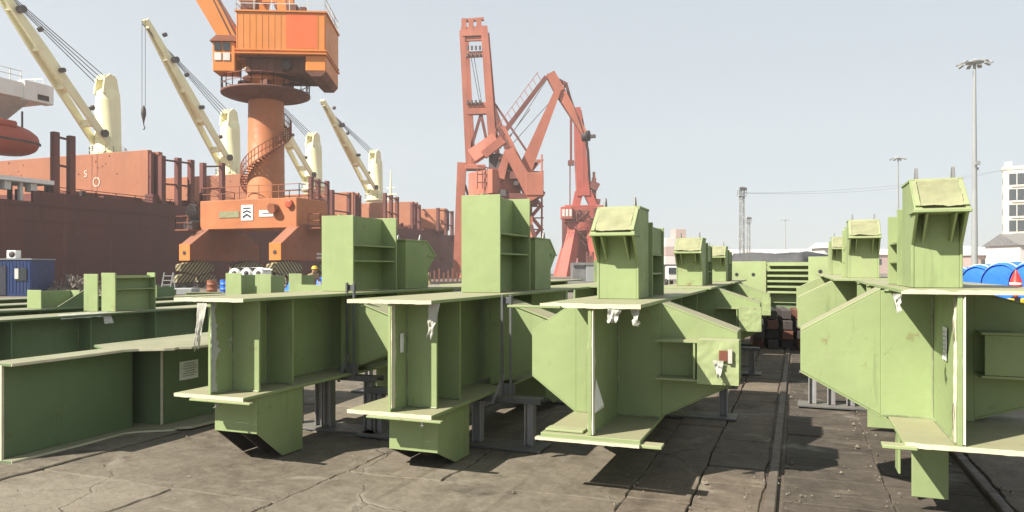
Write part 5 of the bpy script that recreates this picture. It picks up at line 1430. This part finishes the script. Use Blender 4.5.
for px, Y, hw, H, lab in ((905, 300, 62, 9.3, 'long white covered stockpile behind the sheds at right'), (770, 330, 55, 10.5, 'white covered stockpile behind the lattice towers')):
    g = cam_thing('stockpile', lab, 'stockpile', px, Y)
    def pile(u_, v_, hw=hw, H=H, px=px):
        x = (u_ - .5) * 2 * hw; e = min(1, 9 * min(u_, 1 - u_)); q = 1 - abs(v_ * 2 - 1)
        return (x, (v_ - .5) * 40, H * min(1, q * 1.6) ** .8 * e ** .5 * (.94 + .08 * noise.noise((x * .06, px, 0))) - .2)
    MB().sheet(pile, 60, 12).build('cover', M['whitecover'], g)
g = cam_thing('parked_truck', 'small dark parked truck glimpsed left of the second pale head', 'truck', 668, 66)
MB().box(-.55, .55, -1.0, 1.6, .55, 1.9).build('cargo_box', M['dark'], g, .05); MB().box(-.5, .5, -2.2, -1.05, .5, 1.75).build('cab', M['white_dull'], g, .1)
MB().box(-.42, .42, -2.26, -2.202, 1.1, 1.6).build('windscreen', M['glass'], g)
for x in (-.5, .5):
    for y in (-1.7, .9): MB().lathe([(.05, -.1), (.32, -.1), (.34, 0), (.32, .1), (.05, .1)], (x, y, .30), 16, 'x').build('wheel', M['black'], g)

# ------------------------------------------------------------------ loose steel behind the rows
def offcut(px, Y, L_, rz, lab, mat='green', z=0):
    g = cam_thing('beam_offcut', lab, 'steel offcut', px, Y, rz, z)
    MB().box(-L_ / 2, L_ / 2, -.2, .2, .0, .022).build('bottom_flange', M[mat], g, .003); MB().box(-L_ / 2, L_ / 2, -.2, .2, .478, .5).build('top_flange', M[mat], g, .003)
    MB().box(-L_ / 2, L_ / 2, -.011, .011, .0225, .4775).build('web', M[mat], g, .003)
    for k in (-.3, .3):
        MB().box(k * L_ - .01, k * L_ + .01, -.19, -.012, .0225, .4775).build('stiffener', M[mat], g, .002)
offcut(205, 33, 1.6, .3, 'short green beam offcut on the quay left of the white bundle')
offcut(345, 38, 2.6, -.2, 'short dark green beam offcut hidden behind the column with one shelf', 'green_dark')
offcut(405, 36, 3.2, .1, 'green beam offcut in front of the black pipes', 'green')
offcut(150, 37, 2.4, .5, 'dark green beam offcut behind the pair of bright plates', 'green_dark')
for k, (px, Y, lab) in enumerate(((120, 48, 'flat stack of rusty plates beside the scrap heap'), (355, 47, 'flat stack of rusty plates left of the long black pipes'))):
    g = cam_thing('plate_stack', lab, 'steel plates', px, Y, .2 * k)
    for j in range(5): MB().box(-1.2 + .05 * (j % 2), 1.2 + .06 * (j % 3), -.6, .6, -.05 + j * .09, -.05 + j * .09 + .06).build('plate', M['brown_under'], g, .005)

g = thing('dunnage_pile', 'dark pile of timbers and steel scraps closing the lane before the bolted girder', 'timber pile', (-.25, 16.2, 0), .1)
rr = random.Random(21)
for j in range(4):
    for k in range(5):
        x = -.55 + k * .27; w0 = rr.uniform(.08, .11); y0 = rr.uniform(-.9, -.6)
        MB().box(x - w0, x + w0, y0, y0 + rr.uniform(1.3, 1.7), .0 + j * .19, .17 + j * .19).build('timber', M['dark' if (j + k) % 3 else 'brown_under'], g, .008)
